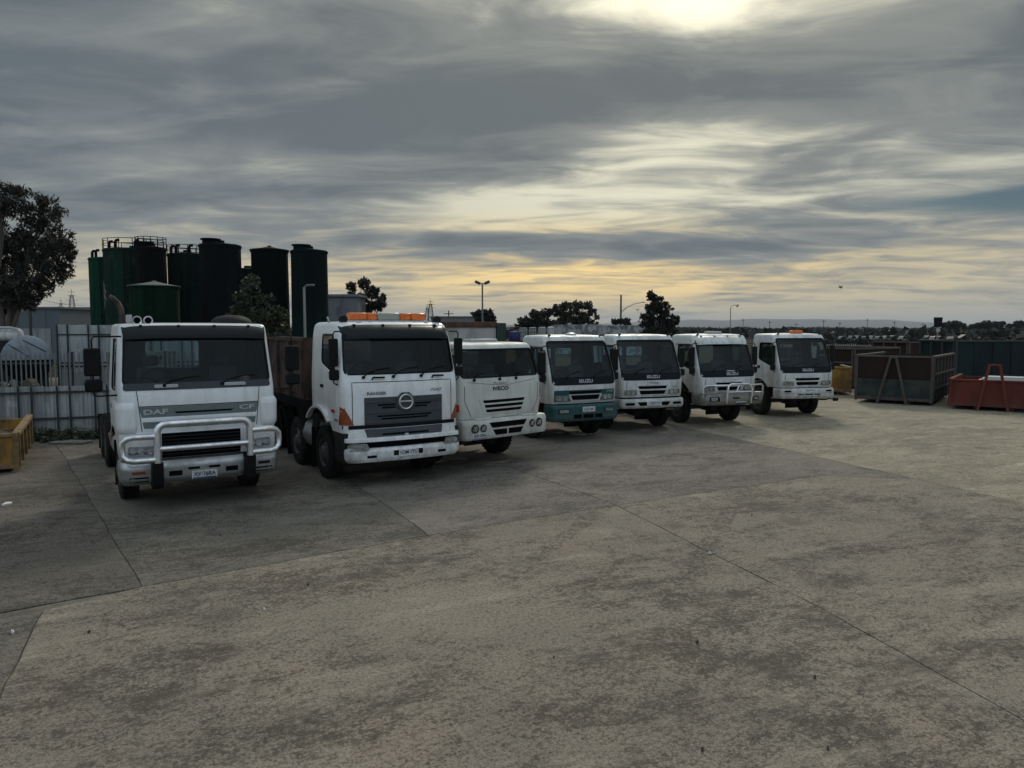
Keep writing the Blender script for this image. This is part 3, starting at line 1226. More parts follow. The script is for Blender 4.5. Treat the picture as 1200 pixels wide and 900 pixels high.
        b.build('tray', dusty_black, root, .01)
    for s in (-1, 1):
        g = MB()
        pts = [(s * .92, 4.9 + .62 * math.cos(R(a)), .48 + .60 * math.sin(R(a))) for a in range(20, 161, 14)]
        for p, q in zip(pts[:-1], pts[1:]):
            g.bar(p, q, .50, .02, up=(s, 0, .01))
        g.build('mudguard', dusty_black, root)
    return root


# ------------------------------------------------------------------ heavy truck with bull bar
def bullbar_truck(loc, rz):
    root = thing('truck', 'white heavy truck with a silver tubular bull bar and open chassis', 'truck', loc, rz, 'trucks parked in a row')
    sk = Skin([(1.02, .0, 1.22), (1.9, .0, 1.235), (2.05, .03, 1.23), (2.95, .19, 1.165), (2.99, .20, 1.16)], 1.95, .06, .12, .075, .02)
    wind = rounded([(-1.135, 2.10), (1.135, 2.10), (1.075, 2.93), (-1.075, 2.93)], [.07, .07, .06, .06], 4)
    surr = rounded([(-1.165, 2.055), (1.165, 2.055), (1.105, 2.975), (-1.105, 2.975)], [.09, .09, .06, .06], 4)
    side = rounded([(.34, 2.02), (.62, 1.95), (1.35, 1.95), (1.35, 2.82), (.47, 2.82)], [.05, .1, .08, .1, .06], 4)
    back = [rrect(-.62, .30, 2.25, 2.75, .06)]
    me = hollow_cab('cab', sk, cab_cutter(wind, side, back, (1.40, .5, .80), 1.95, .6))
    obj('cab', me, None, root)
    frame_patch('windscreen_surround', sk, 'F', surr, wind, badge_dark, root, .004)
    patch('wiper_cowl', sk, 'F', rounded([(-1.16, 1.985), (1.16, 1.985), (1.14, 2.10), (-1.14, 2.10)], [.09, .09, .01, .01]), greygrille, root, .008)
    windows(root, sk, [('windscreen', 'F', wind), ('side_window', 'L', side), ('side_window', 'R', side), ('rear_window', 'B', back[0])])
    cab_fit(root, -.6, 2.02, 1.75, .18, 1.08, .24, 1.1, 1.85)
    hat = MB()
    hat.lathe([(.14, 0), (.13, .03), (.085, .05), (.08, .12), (.03, .15)], (.78, .32, 2.03), 'z', 16)
    hat.build('hat', mat('tan_felt', (.30, .20, .14), .9), root)
    wipers(root, sk, 2.06, ((-.55, .75), (.35, .75)), .75, .10)
    for u in (-.52, .55):
        p = sk.hit('F', u, 2.045)[0]
        m = MB()
        m.prism(rrect(u - .18, u + .18, 2.02, 2.075, .02), lambda a, b, d: (a, d, b), p.y - .035, p.y + .01)
        m.build('washer_bar', badge_white, root, .006)
    # front panel
    seam('panel_gap', sk, 'F', [(-.96, 1.98), (-.90, 1.32)], badge_dark, root)
    seam('panel_gap', sk, 'F', [(.96, 1.98), (.90, 1.32)], badge_dark, root)
    g1 = patch('grille_strip', sk, 'F', rounded([(-.90, 1.545), (.90, 1.545), (.935, 1.715), (-.935, 1.715)], .015), sagegrey, root, .004)
    patch('grille_slot', sk, 'F', rounded([(-.38, 1.595), (.48, 1.595), (.52, 1.625), (-.42, 1.625)], .01), voidblack, g1, .007, 0)
    patch('grille_strip', sk, 'F', rounded([(-.87, 1.365), (.87, 1.365), (.89, 1.465), (-.89, 1.465)], .015), sagegrey, root, .004)
    patch('grille_bar', sk, 'F', [rect(-.90, .90, 1.478, 1.530)], white, root, .018, .02)
    seam('panel_gap', sk, 'F', [(-.94, 1.725), (.94, 1.725)], badge_dark, root, .014)
    lettering('badge', 'DAF', sk, 'F', -.69, 1.635, .36, .085, badge_white, root, .012, .035)
    lettering('model_badge', 'CF', sk, 'F', .74, 1.645, .26, .080, badge_white, root, .012, .03)
    for s in (-1, 1):
        c = corner_panel('corner_deflector', sk, s, 1.005, .75, .045, 1.30, 1.79, white, root)
        for u, z in ((1.06, 1.70), (1.06, 1.40)):
            p, n = sk.hit('F', s * u, z)
            q = MB(); q.lathe([(.012, 0), (.012, .012)], (p.x, p.y - .045, p.z), 'y', 8)
            q.build('screw', badge_dark, c)
    # lower panel with lamps
    lp = Skin([(.86, .02, 1.22), (1.0, -.01, 1.24), (1.29, .0, 1.23)], .55, .05, .12, .01, 0, .05, 1)
    MB().add(*lp.surface(0)).build('lamp_panel', white, root)
    patch('radiator_opening', lp, 'F', rect(-.62, .62, .865, 1.275), voidblack, root, .004, 0)
    for z in np.linspace(.93, 1.22, 6):
        sl = MB()
        sl.box((-.61, -.03, z - .008), (.61, .0, z + .008))
        sl.build('radiator_slat', dusty_black, root)
    for s in (-1, 1):
        block_lamp(root, lp, 'F', rounded([(s * .70, .935), (s * 1.11, .945), (s * 1.11, 1.09), (s * .72, 1.075)][::s], .03),
                   [(s * .79, 1.01, .058), (s * .92, 1.015, .058), (s * 1.04, 1.02, .05)])
    bs = Skin([(.46, -.05, 1.20), (.52, -.12, 1.24), (.76, -.14, 1.25), (.82, -.10, 1.24)], .5, .05, .16, .015, 0, .03, 1)
    MB().add(*bs.surface(0)).build('bumper', alloy, root)
    for s in (-1, 1):
        patch('bumper_slot', bs, 'F', rrect(s * .98 - .14, s * .98 + .14, .52, .60, .01), voidblack, root, .004, 0)
        patch('bumper_lamp', bs, 'F', rrect(s * .98 - .10, s * .98 + .10, .645, .695, .01), indicator if s < 0 else dusty_black, root, .006)
        patch('bumper_slot', bs, 'F', rrect(s * .44 - .10, s * .44 + .10, .58, .665, .01), voidblack, root, .004, 0)
        patch('bumper_slot', bs, 'F', rrect(s * .16 - .09, s * .16 + .09, .665, .705, .01), voidblack, root, .004, 0)
        k = MB()
        k.prism([(-.30, .84), (.05, .84), (.05, .44), (-.18, .40), (-.26, .48)], lambda a, b, d, s=s: (d, a, b), s * .72 - .085, s * .72 + .085)
        k.build('bull_bar_bracket', black, root, .012)
    bb = MB()
    y = -.27
    r = .057
    hoop = [(-.72, y, .84), (-.72, y, 1.30)] + [(-.58 - .14 * math.cos(R(a)), y, 1.32 + .14 * math.sin(R(a))) for a in (0, 22, 45, 68, 90)]
    hoop = hoop + [(-p[0], p[1], p[2]) for p in reversed(hoop)]
    bb.tube(hoop, r, 12)
    bb.tube([(-.72, y, 1.06), (.72, y, 1.06)], .046, 12)
    o = bb.build('bull_bar', chrome, root)
    for s in (-1, 1):
        q = MB()
        loop = [(.72, y, 1.27), (1.06, y + .02, 1.27), (1.15, y + .04, 1.25), (1.21, y + .07, 1.19), (1.22, y + .08, 1.08), (1.21, y + .07, .97), (1.15, y + .04, .91), (1.06, y + .02, .89), (.72, y, .89)]
        q.tube([(s * p[0], p[1], p[2]) for p in loop], .050, 12)
        q.build('side_loop', chrome, o)
    number_plate(bs, root, 'XV·76RA', .0, .575, .40, .125, .03)
    # sides
    for sd in 'LR':
        s = -1 if sd == 'L' else 1
        d = frame_patch('door', sk, sd, rounded([(.24, 1.28), (1.46, 1.35), (1.46, 2.88), (.42, 2.88), (.26, 2.0)], .05),
                        rounded([(.33, 1.99), (.62, 1.93), (1.37, 1.93), (1.37, 2.84), (.46, 2.84)], .08), white, root, .006)
        patch('handle', sk, sd, rrect(1.22, 1.38, 1.62, 1.69, .02), black, d, .02, .02, .2)
        st = MB()
        st.box((s * .80, .10, .45), (s * 1.17, .72, .92)); st.box((s * .85, .12, .92), (s * 1.16, .60, 1.06))
        st.build('step', sagegrey, root, .02)
        fl = MB()
        pts = [(s * 1.08, 1.40 + .80 * math.cos(R(a)), .5 + .78 * math.sin(R(a))) for a in range(0, 181, 12)]
        for a, b in zip(pts[:-1], pts[1:]):
            fl.bar(a, b, .30, .03, up=(s, 0, .01))
        fl.build('wheel_arch', dusty_black, root)
        mirror(root, s, 1.20, .12, 2.24, 2.68, .24, .24, True, 2.86, 1.92, .13)
    # roof: horns, dome, visor, stack
    visor(root, sk, 1.13, 2.83, 3.04, .15, mat('dark_visor', (.010, .013, .016), .5, var=(.020, .022, .023), vs=3, amt=.6, spec=.2))
    for x in (-.88, -.715):
        m = MB()
        m.lathe([(.01, .02), (.03, .0), (.056, -.112), (.072, -.125), (.074, -.11), (.045, .05), (.03, .35), (.005, .36)], (x, .50, 3.12), 'y', 18)
        m.lathe([(.048, -.085), (.01, -.075)], (x, .50, 3.12), 'y', 16, 1)
        m.build('air_horn', [chrome, voidblack], root)
    m = MB()
    m.box((-1.02, .42, 3.04), (-.66, .62, 3.09)); m.box((-1.03, .41, 3.085), (-.95, .60, 3.21))
    m.build('horn_mount', badge_white, root, .01)
    m = MB()
    m.lathe([(.36, 0), (.355, .06), (.32, .12), (.24, .17), (.12, .195), (.01, .2)], (.72, 1.0, 3.03), 'z', 28)
    m.build('roof_dome', dusty_black, root)
    st = MB()
    st.tube([(-.96, 2.20, 1.0), (-.96, 2.20, 2.9)], .085, 16)
    st.tube([(-.96, 2.20, 2.9), (-.96, 2.20, 3.22), (-.975, 2.21, 3.34), (-1.02, 2.23, 3.45), (-1.09, 2.26, 3.53), (-1.15, 2.28, 3.56)], .052, 14, caps=False)
    st.build('exhaust_stack', mat('heat_stained_steel', (.060, .048, .040), .6, .5, var=(.025, .02, .018), vs=5, amt=.8), root)
    m = MB()
    m.box((.55, 2.15, 1.05), (1.1, 2.55, 2.55)); m.tube([(.82, 2.35, 2.5), (.82, 2.35, 2.9)], .12, 12)
    m.build('air_intake', dusty_black, root, .03)
    axle_set(root, (1.40,), (5.0, 6.35), 1.02, .5, .29)
    chassis(root, .4, 7.3, .80)
    for s in (-1, 1):
        for yc in (5.0, 6.35):
            g = MB()
            pts = [(s * .88, yc + .62 * math.cos(R(a)), .5 + .64 * math.sin(R(a))) for a in range(25, 156, 13)]
            for p, q in zip(pts[:-1], pts[1:]):
                g.bar(p, q, .62, .02, up=(s, 0, .01))
            g.build('mudguard', sagegrey, root)
    m = MB()
    m.box((-.5, 2.2, 1.06), (.5, 3.1, 1.2)); m.lathe([(.13, -.35), (.15, -.33), (.15, .33), (.13, .35)], (-.95, 3.9, .62), 'y', 14)
    m.build('air_tank', alloy, root)
    m = MB()
    m.lathe([(.42, 0), (.44, .03), (.44, .08), (.1, .10)], (0, 5.6, 1.06), 'z', 20)
    m.build('turntable', dusty_black, root)
    for k in range(5):
        m = MB()
        m.tube([(-1.12, 3.35 + .12 * k, 1.0 - .04 * k), (-1.14, 3.4 + .12 * k, .85), (-1.1, 3.5 + .12 * k, .6)], .022, 7)
        m.build('hose', mat('tan_hose', (.20, .16, .12), .8), root)
    return root


# ------------------------------------------------------------------ heavy tipper with light bar
def tipper_truck(loc, rz):
    root = thing('tipper_truck', 'white tipper truck with an amber light bar and dark grey grille', 'truck', loc, rz, 'trucks parked in a row')
    sk = Skin([(1.05, .0, 1.20), (1.9, .01, 1.215), (2.08, .05, 1.21), (2.85, .25, 1.17), (3.0, .34, 1.14)], 1.95, .10, .17, .11, .02)
    wind = rounded([(-1.12, 2.15), (1.11, 2.15), (1.07, 2.90), (-1.07, 2.90)], [.08, .08, .07, .07], 4)
    surr = rounded([(-1.15, 2.12), (1.14, 2.12), (1.10, 2.93), (-1.10, 2.93)], [.10, .10, .08, .08], 4)
    side = rounded([(.42, 2.10), (1.30, 2.32), (1.30, 2.88), (.60, 2.88)], [.06, .12, .10, .06], 4)
    back = [rrect(-.8, .10, 2.3, 2.75, .06)]
    me = hollow_cab('cab', sk, cab_cutter(wind, side, back, (1.42, .50, .92), 1.95, .7))
    obj('cab', me, None, root)
    frame_patch('windscreen_surround', sk, 'F', surr, wind, badge_dark, root, .004)
    windows(root, sk, [('windscreen', 'F', wind), ('side_window', 'L', side), ('side_window', 'R', side), ('rear_window', 'B', back[0])])
    cab_fit(root, -.6, 2.06, 1.75, .2, 1.1, .24, 1.1, 1.85)
    wipers(root, sk, 2.08, ((-.80, .75), (-.22, .75), (.36, .8)), .72, .13)
    for u in (-.52, .72):
        p = sk.hit('F', u, 2.06)[0]
        m = MB(); m.tube([(u - .12, p.y - .03, 2.03), (u - .11, p.y - .04, 2.075), (u + .12, p.y - .04, 2.07)], .018, 7)
        m.build('grab_handle', black, root)
    seam('panel_gap', sk, 'F', [(-1.02, 1.24), (-1.02, 1.985), (1.02, 1.985), (1.02, 1.24)], badge_dark, root, .013)
    g = patch('grille', sk, 'F', rounded([(-.80, 1.19), (.80, 1.19), (.80, 1.70), (-.80, 1.70)], .015), greygrille, root, .012, .02)
    for z, w in ((1.55, .55), (1.50, .46), (1.34, .56), (1.29, .48)):
        for a, b in (((-w, -.20), (.20, w)) if z > 1.45 else ((-w, w),)):
            patch('grille_slot', sk, 'F', rounded([(a, z - .012), (b, z - .012), (b, z + .018), (a, z + .018)], .006), voidblack, g, .016, 0)
    patch('grille_ridge', sk, 'F', [rect(-.79, .79, 1.40, 1.46), rect(-.79, .79, 1.60, 1.66), rect(-.79, .79, 1.215, 1.25)], greygrille, g, .028, .02)
    patch('black_strip', sk, 'F', rounded([(-1.19, 1.12), (1.19, 1.12), (1.19, 1.19), (-1.19, 1.19)], .01), badge_dark, root, .006)
    # emblem
    c = sk.hit('F', 0.0, 1.60)[0]
    e = MB()
    oc = [(.20 * math.cos(R(a)), 1.60 + .19 * math.sin(R(a))) for a in range(22, 382, 45)]
    e.prism(oc, lambda u, v, d: (u, d, v), c.y - .05, c.y)
    eo = e.build('emblem', greygrille, root, .012)
    e = MB()
    e.tube([(.135 * math.cos(a), c.y - .055, 1.60 + .135 * math.sin(a)) for a in [2 * math.pi * k / 28 for k in range(29)]], .016, 8, caps=False)
    e.bar((-.13, c.y - .055, 1.61), (.13, c.y - .055, 1.61), .025, .035, up=(0, 1, 0))
    e.build('emblem_ring', chrome, eo)
    lettering('badge', 'RANGER', sk, 'F', -.56, 1.775, .37, .06, badge_grey, root, .010, .03)
    lettering('model_badge', '700', sk, 'F', .66, 1.80, .26, .055, badge_grey, root, .010, .0, .3)
    # flank, lip, bumper
    fl = Skin([(.90, -.05, 1.165), (1.0, -.03, 1.17), (1.12, .0, 1.175)], .62, .10, .16, .01, 0, .04, 1)
    MB().add(*fl.surface(0)).build('front_apron', white, root)
    patch('grille_lower', fl, 'F', rounded([(-.76, .935), (.76, .935), (.80, 1.11), (-.80, 1.11)], .015), greygrille, g, .016, .02)
    patch('grille_slot', fl, 'F', rect(-.48, .48, .985, 1.02), voidblack, g, .02, 0)
    q = fl.hit('F', 0, 1.0)[0]
    m = MB(); m.box((-.035, q.y - .06, .93), (.035, q.y, 1.0)); m.build('tow_cover', badge_white, root, .01)
    lip = Skin([(.885, -.14, 1.185), (.94, -.13, 1.185)], .6, .10, .17, .01, 0, .03, 0)
    MB().add(*lip.surface(0)).build('bumper_lip', white, root)
    gp = Skin([(.74, -.06, 1.13), (.885, -.06, 1.13)], .6, .10, .16, .003, 0, .05, 0)
    MB().add(*gp.surface(0)).build('bumper_gap', voidblack, root)
    bs = Skin([(.50, -.10, 1.13), (.56, -.14, 1.185), (.72, -.15, 1.19), (.745, -.12, 1.185)], .6, .10, .17, .01, 0, .03, 1)
    MB().add(*bs.surface(0)).build('bumper', white, root)
    ends = Skin([(.735, -.145, 1.167), (.885, -.14, 1.166)], .6, .10, .17, .003, 0, .05, 0)
    for s in (-1, 1):
        pl = rounded([(s * .76, .745), (s * 1.14, .745), (s * 1.14, .865), (s * .81, .865)][::s], .03)
        block_lamp(root, ends, 'F', pl, [(s * .89, .80, .045), (s * 1.02, .805, .045)])
        patch('fog_slot', bs, 'F', rrect(s * .72 - .09, s * .72 + .09, .585, .635, .01), voidblack, root, .004, 0)
        patch('corner_indicator', sk, 'F', [(s * 1.0, 1.2), (s * 1.205, 1.2), (s * 1.205, 1.54), (s * 1.15, 1.50)][::s], indicator, root, .012, .02, .06)
    patch('corner_indicator', sk, 'L', [(.10, 1.2), (.30, 1.2), (.26, 1.35), (.12, 1.52)], indicator, root, .010, .015, .06)
    patch('plate_bracket', bs, 'F', rrect(-.30, .30, .605, .70, .02), black, root, .008, .01, .2)
    number_plate(bs, root, '1OM·1TU', .0, .645, .40, .125, .02, strip=False)
    for sd in 'LR':
        s = -1 if sd == 'L' else 1
        d = frame_patch('door', sk, sd, rounded([(.36, 1.42), (.60, 1.55), (1.50, 1.72), (1.52, 2.95), (.58, 2.95), (.38, 2.1)], .05),
                        rounded([(.41, 2.085), (1.315, 2.305), (1.315, 2.895), (.59, 2.895)], .09), white, root, .007)
        patch('handle', sk, sd, rrect(1.12, 1.30, 1.84, 1.90, .02), black, d, .02, .02, .2)
        lettering('model_badge', '445', sk, sd, .45, 1.27, .22, .055, badge_grey, root, .010, .02)
        patch('side_repeater', sk, sd, rrect(.52, .68, 1.40, 1.46, .02), redlens, root, .016, .015, .1)
        st = MB()
        st.box((s * .75, .08, .48), (s * 1.19, .62, 1.05)); st.box((s * .80, .55, .92), (s * 1.19, .75, 1.30))
        st.build('step', dusty_black, root, .02)
        fg = MB()
        pts = [(s * 1.07, 1.42 + .88 * math.cos(R(a)), .5 + .88 * math.sin(R(a))) for a in range(0, 171, 10)]
        for a, b in zip(pts[:-1], pts[1:]):
            fg.bar(a, b, .32, .03, up=(s, 0, .01))
        fg.build('wheel_arch', dusty_black, root)
        lipm = MB()
        pts = [(s * 1.235, 1.42 + .95 * math.cos(R(a)), .5 + .95 * math.sin(R(a))) for a in range(44, 136, 8)]
        for a, b in zip(pts[:-1], pts[1:]):
            lipm.bar(a, b, .05, .09, up=(s, 0, .01))
        lipm.build('wheel_arch_lip', white, root)
        mirror(root, s, 1.17, .28, 2.28, 2.80, .17, .04, True, 2.93, 1.95, .10)
    # roof
    visor(root, sk, 1.12, 2.80, 3.06, .22, visor_m)
    b = MB()
    b.box((-.80, .74, 3.11), (.80, .96, 3.145))
    for x in (-.6, .6):
        b.box((x - .05, .78, 3.04), (x + .05, .92, 3.12))
    lb = b.build('light_bar', badge_white, root, .01)
    for a, c2, mt in ((-.80, -.45, amber), (-.45, -.24, amber), (-.24, .24, greylens), (.24, .48, amber), (.48, .80, amber)):
        m = MB(); m.box((a + .004, .73, 3.147), (c2 - .004, .97, 3.29)); m.build('lens', mt, lb, .025)
    for x in (-.98, .98):
        m = MB(); m.lathe([(.075, -.06), (.08, -.02), (.07, .06), (.02, .09)], (x, .62, 3.16), 'y', 16)
        m.tube([(x, .64, 3.06), (x, .64, 3.1)], .02, 6); m.build('spot_lamp', dusty_black, root)
    for x in np.linspace(-.7, .7, 7):
        m = MB()
        m.box((x - .05, .50, 3.085), (x + .05, .56, 3.12))
        m.build('marker_lamp', badge_white, root, .01)
    m = MB(); m.tube([(-1.05, 1.2, 3.06), (-1.12, 1.1, 3.2)], .02, 6); m.build('aerial', badge_white, root)
    # tipper body
    rust = mat('rusty_tipper', (.060, .034, .026), .8, var=(.025, .018, .016), vs=2.5, amt=.8, bump=.3, bs=30)
    y0, y1, hw, z0, z1 = 2.25, 8.0, 1.22, 1.62, 2.72
    floor = MB(); floor.box((-hw, y0, z0 - .12), (hw, y1, z0)); body = floor.build('tipper_floor', rust, root)
    for s in (-1, 1):
        m = MB(); m.box((s * hw - .03, y0, z0), (s * hw + .03, y1, z1)); m.build('body_side', rust, root)
        for y in np.linspace(y0 + .1, y1 - .1, 7):
            m = MB(); m.box((s * (hw + .03), y - .05, z0 - .1), (s * (hw + .09), y + .05, z1)); m.build('body_rib', rust, root)
        m = MB(); m.box((s * hw - .06, y0, z1), (s * hw + .08, y1, z1 + .08)); m.build('top_rail', rust, root)
    m = MB(); m.box((-hw + .03, y0, z0), (hw - .03, y0 + .06, z1 + .04)); m.build('headboard', rust, root)
    m = MB(); m.box((-hw + .03, y1 - .06, z0), (hw - .03, y1, z1)); m.build('tailgate', rust, root)
    m = MB()
    for s in (-1, 1):
        m.box((s * .43 - .05, 2.3, 1.05), (s * .43 + .05, 7.9, 1.5))
    m.build('subframe', dusty_black, root)
    axle_set(root, (1.42, 3.25), (5.9, 7.2), 1.01, .52, .29)
    chassis(root, .4, 7.9, .80)
    return root


# ------------------------------------------------------------------ cream truck
def cream_truck(loc, rz):
    root = thing('truck', 'cream truck with twin round headlights in its bumper and slotted front', 'truck', loc, rz, 'trucks parked in a row')
    sk = Skin([(1.08, .02, 1.165), (1.3, -.01, 1.18), (1.8, .0, 1.18), (1.93, .04, 1.175), (2.52, .20, 1.12), (2.58, .24, 1.10)], 1.85, .07, .13, .085, .02)
    wind = rounded([(-1.09, 1.965), (1.09, 1.965), (1.04, 2.52), (-1.04, 2.52)], [.09, .09, .07, .07], 4)
    surr = rounded([(-1.12, 1.935), (1.12, 1.935), (1.065, 2.55), (-1.065, 2.55)], [.11, .11, .08, .08], 4)
    side = rounded([(.32, 1.85), (1.25, 1.85), (1.25, 2.48), (.45, 2.48)], .07, 4)
    back = [rrect(-.80, -.25, 2.0, 2.45, .06), rrect(.25, .80, 2.0, 2.45, .06)]
    me = hollow_cab('cab', sk, cab_cutter(wind, side, back, (1.45, .5, .80), 1.85, .6))
    me.materials[0] = cream
    obj('cab', me, None, root)
    frame_patch('windscreen_surround', sk, 'F', surr, wind, badge_dark, root, .005)
    windows(root, sk, [('windscreen', 'F', wind), ('side_window', 'L', side), ('side_window', 'R', side), ('rear_window', 'B', back[0]), ('rear_window', 'B', back[1])])
    cab_fit(root, -.55, 1.92, 1.62, .2, 1.04, .24, 1.12, 1.75)
    wipers(root, sk, 1.90, ((-.80, .6), (-.12, .6), (.36, .6)), .5, .10)
    lettering('badge', 'IVECO', sk, 'F', -.10, 1.70, .44, .085, badge_dark, root, .008, .03)
    lettering('model_badge', 'Power', sk, 'F', -.10, 1.815, .40, .06, badge_grey, root, .008, .0, .2)
    seam('panel_gap', sk, 'F', [(-.98, 1.86), (-.70, 1.83), (0, 1.76), (.70, 1.83), (.98, 1.86)], badge_grey, root, .009)
    seam('panel_gap', sk, 'F', [(-1.05, 1.78), (-1.05, 1.45), (-.88, 1.12)], badge_dark, root)
    seam('panel_gap', sk, 'F', [(1.05, 1.78), (1.05, 1.45), (.88, 1.12)], badge_dark, root)
    patch('grille_rim', sk, 'F', rounded([(-.55, 1.17), (.55, 1.17), (.70, 1.50), (-.70, 1.50)], .03), cream, root, .012, .018)
    for k, (z0, z1, w) in enumerate(((1.405, 1.465, .60), (1.305, 1.365, .56), (1.205, 1.265, .52))):
        patch('grille_slot', sk, 'F', [(-w + .03, z0), (w - .03, z0), (w, z1), (-w, z1)], voidblack, root, .016, 0)
    g = Skin([(1.03, .05, 1.10), (1.12, .04, 1.12)], .6, .07, .13, .003, 0, .05, 0)
    MB().add(*g.surface(0)).build('bumper_gap', voidblack, root)
    bs = Skin([(.66, -.12, 1.20), (.70, -.14, 1.21), (1.0, -.15, 1.21), (1.05, -.12, 1.20)], .5, .03, .10, .012, 0, .03, 1)
    MB().add(*bs.surface(0)).build('bumper', cream, root)
    patch('air_slot', bs, 'F', [(-.46, .885), (.46, .885), (.54, 1.0), (-.54, 1.0)], voidblack, root, .004, 0)
    patch('air_slot', bs, 'F', [(-.36, .725), (-.04, .725), (-.04, .845), (-.44, .845)], voidblack, root, .004, 0)
    patch('air_slot', bs, 'F', [(.0, .725), (.36, .725), (.44, .845), (.0, .845)], voidblack, root, .004, 0)
    for s in (-1, 1):
        round_lamp(root, bs, s * .92, .895, .085)
        round_lamp(root, bs, s * .70, .895, .072)
        q = MB(); q.box((s * .42, -.11, 1.05), (s * .86, .02, 1.10)); q.build('bumper_step', cream, root, .012)
    number_plate(bs, root, 'SIA·006', -.80, .745, .38, .12, .02)
    for sd in 'LR':
        s = -1 if sd == 'L' else 1
        d = frame_patch('door', sk, sd, rounded([(.22, 1.30), (.60, 1.38), (1.38, 1.40), (1.38, 2.55), (.38, 2.55), (.24, 1.85)], .05),
                        rounded([(.31, 1.835), (1.265, 1.835), (1.265, 2.495), (.44, 2.495)], .08), cream, root, .006)
        patch('handle', sk, sd, rrect(1.15, 1.30, 1.55, 1.62, .02), black, d, .02, .02, .2)
        patch('side_repeater', sk, sd, rrect(.10, .22, 1.25, 1.40, .02), redlens, root, .02, .02, .1)
        st = MB(); st.box((s * .8, .12, .55), (s * 1.12, .60, 1.08)); st.build('step', dusty_black, root, .02)
        fg = MB()
        pts = [(s * 1.02, 1.45 + .78 * math.cos(R(a)), .5 + .78 * math.sin(R(a))) for a in range(0, 181, 12)]
        for a, b in zip(pts[:-1], pts[1:]):
            fg.bar(a, b, .28, .03, up=(s, 0, .01))
        fg.build('wheel_arch', dusty_black, root)
        mirror(root, s, 1.10, .18, 1.95, 2.45, .20, .10, False, 2.55, 1.85)
    m = MB(); m.box((-.38, .62, 2.66), (.38, .98, 2.70)); m.box((-.36, .64, 2.70), (.36, .96, 2.75))
    m.build('roof_hatch', badge_white, root, .015)
    axle_set(root, (1.45,), (5.2, 6.5), .98, .5, .28)
    chassis(root, .35, 7.2, .78)
    b = MB()
    b.box((-1.1, 2.3, 1.06), (1.1, 7.2, 1.16))
    for s in (-1, 1):
        b.box((s * 1.1 - .05, 2.3, 1.02), (s * 1.1 + .05, 7.2, 1.25))
    b.build('deck', dusty_black, root, .01)
    return root


def place(c, th):
    return (c[0], c[1], 0), R(th)


TR = {'bull': ((-5.20, 12.50), 31.8), 'tip': ((-2.04, 14.26), 32.0), 'cream': ((-.17, 16.20), 42.0),
      'teal': ((1.94, 19.72), 27.0), 'plain': ((4.04, 21.46), 20.0), 'rail': ((6.62, 22.82), 20.0), 'beacon': ((9.82, 24.88), 14.5)}
bullbar_truck(*place(*TR['bull']))
tipper_truck(*place(*TR['tip']))
cream_truck(*place(*TR['cream']))
l, r_ = place(*TR['teal'])
light_truck('truck', 'white cab truck with a teal bumper and teal nose band', l, r_, white2, teal, '1GE·4KI', 'teal', (.56, .975), 'tray')
l, r_ = place(*TR['plain'])
light_truck('truck', 'white cab truck with a bare roof, beside the teal-nosed truck', l, r_, white2, white2, 'SQR·710', 'plain', (.71, .955), 'hook')
l, r_ = place(*TR['rail'])
light_truck('truck', 'white cab truck with a dull alloy bull bar bumper and white sun visor', l, r_, white2, white2, 'UYA·31', 'bullbar', (.70, .99), 'hook')
l, r_ = place(*TR['beacon'])
light_truck('truck', 'white cab truck with a small orange beacon on its roof, beside the skips', l, r_, white2, white2, 'TLP·73', 'beacon', (.66, .975), 'hook')


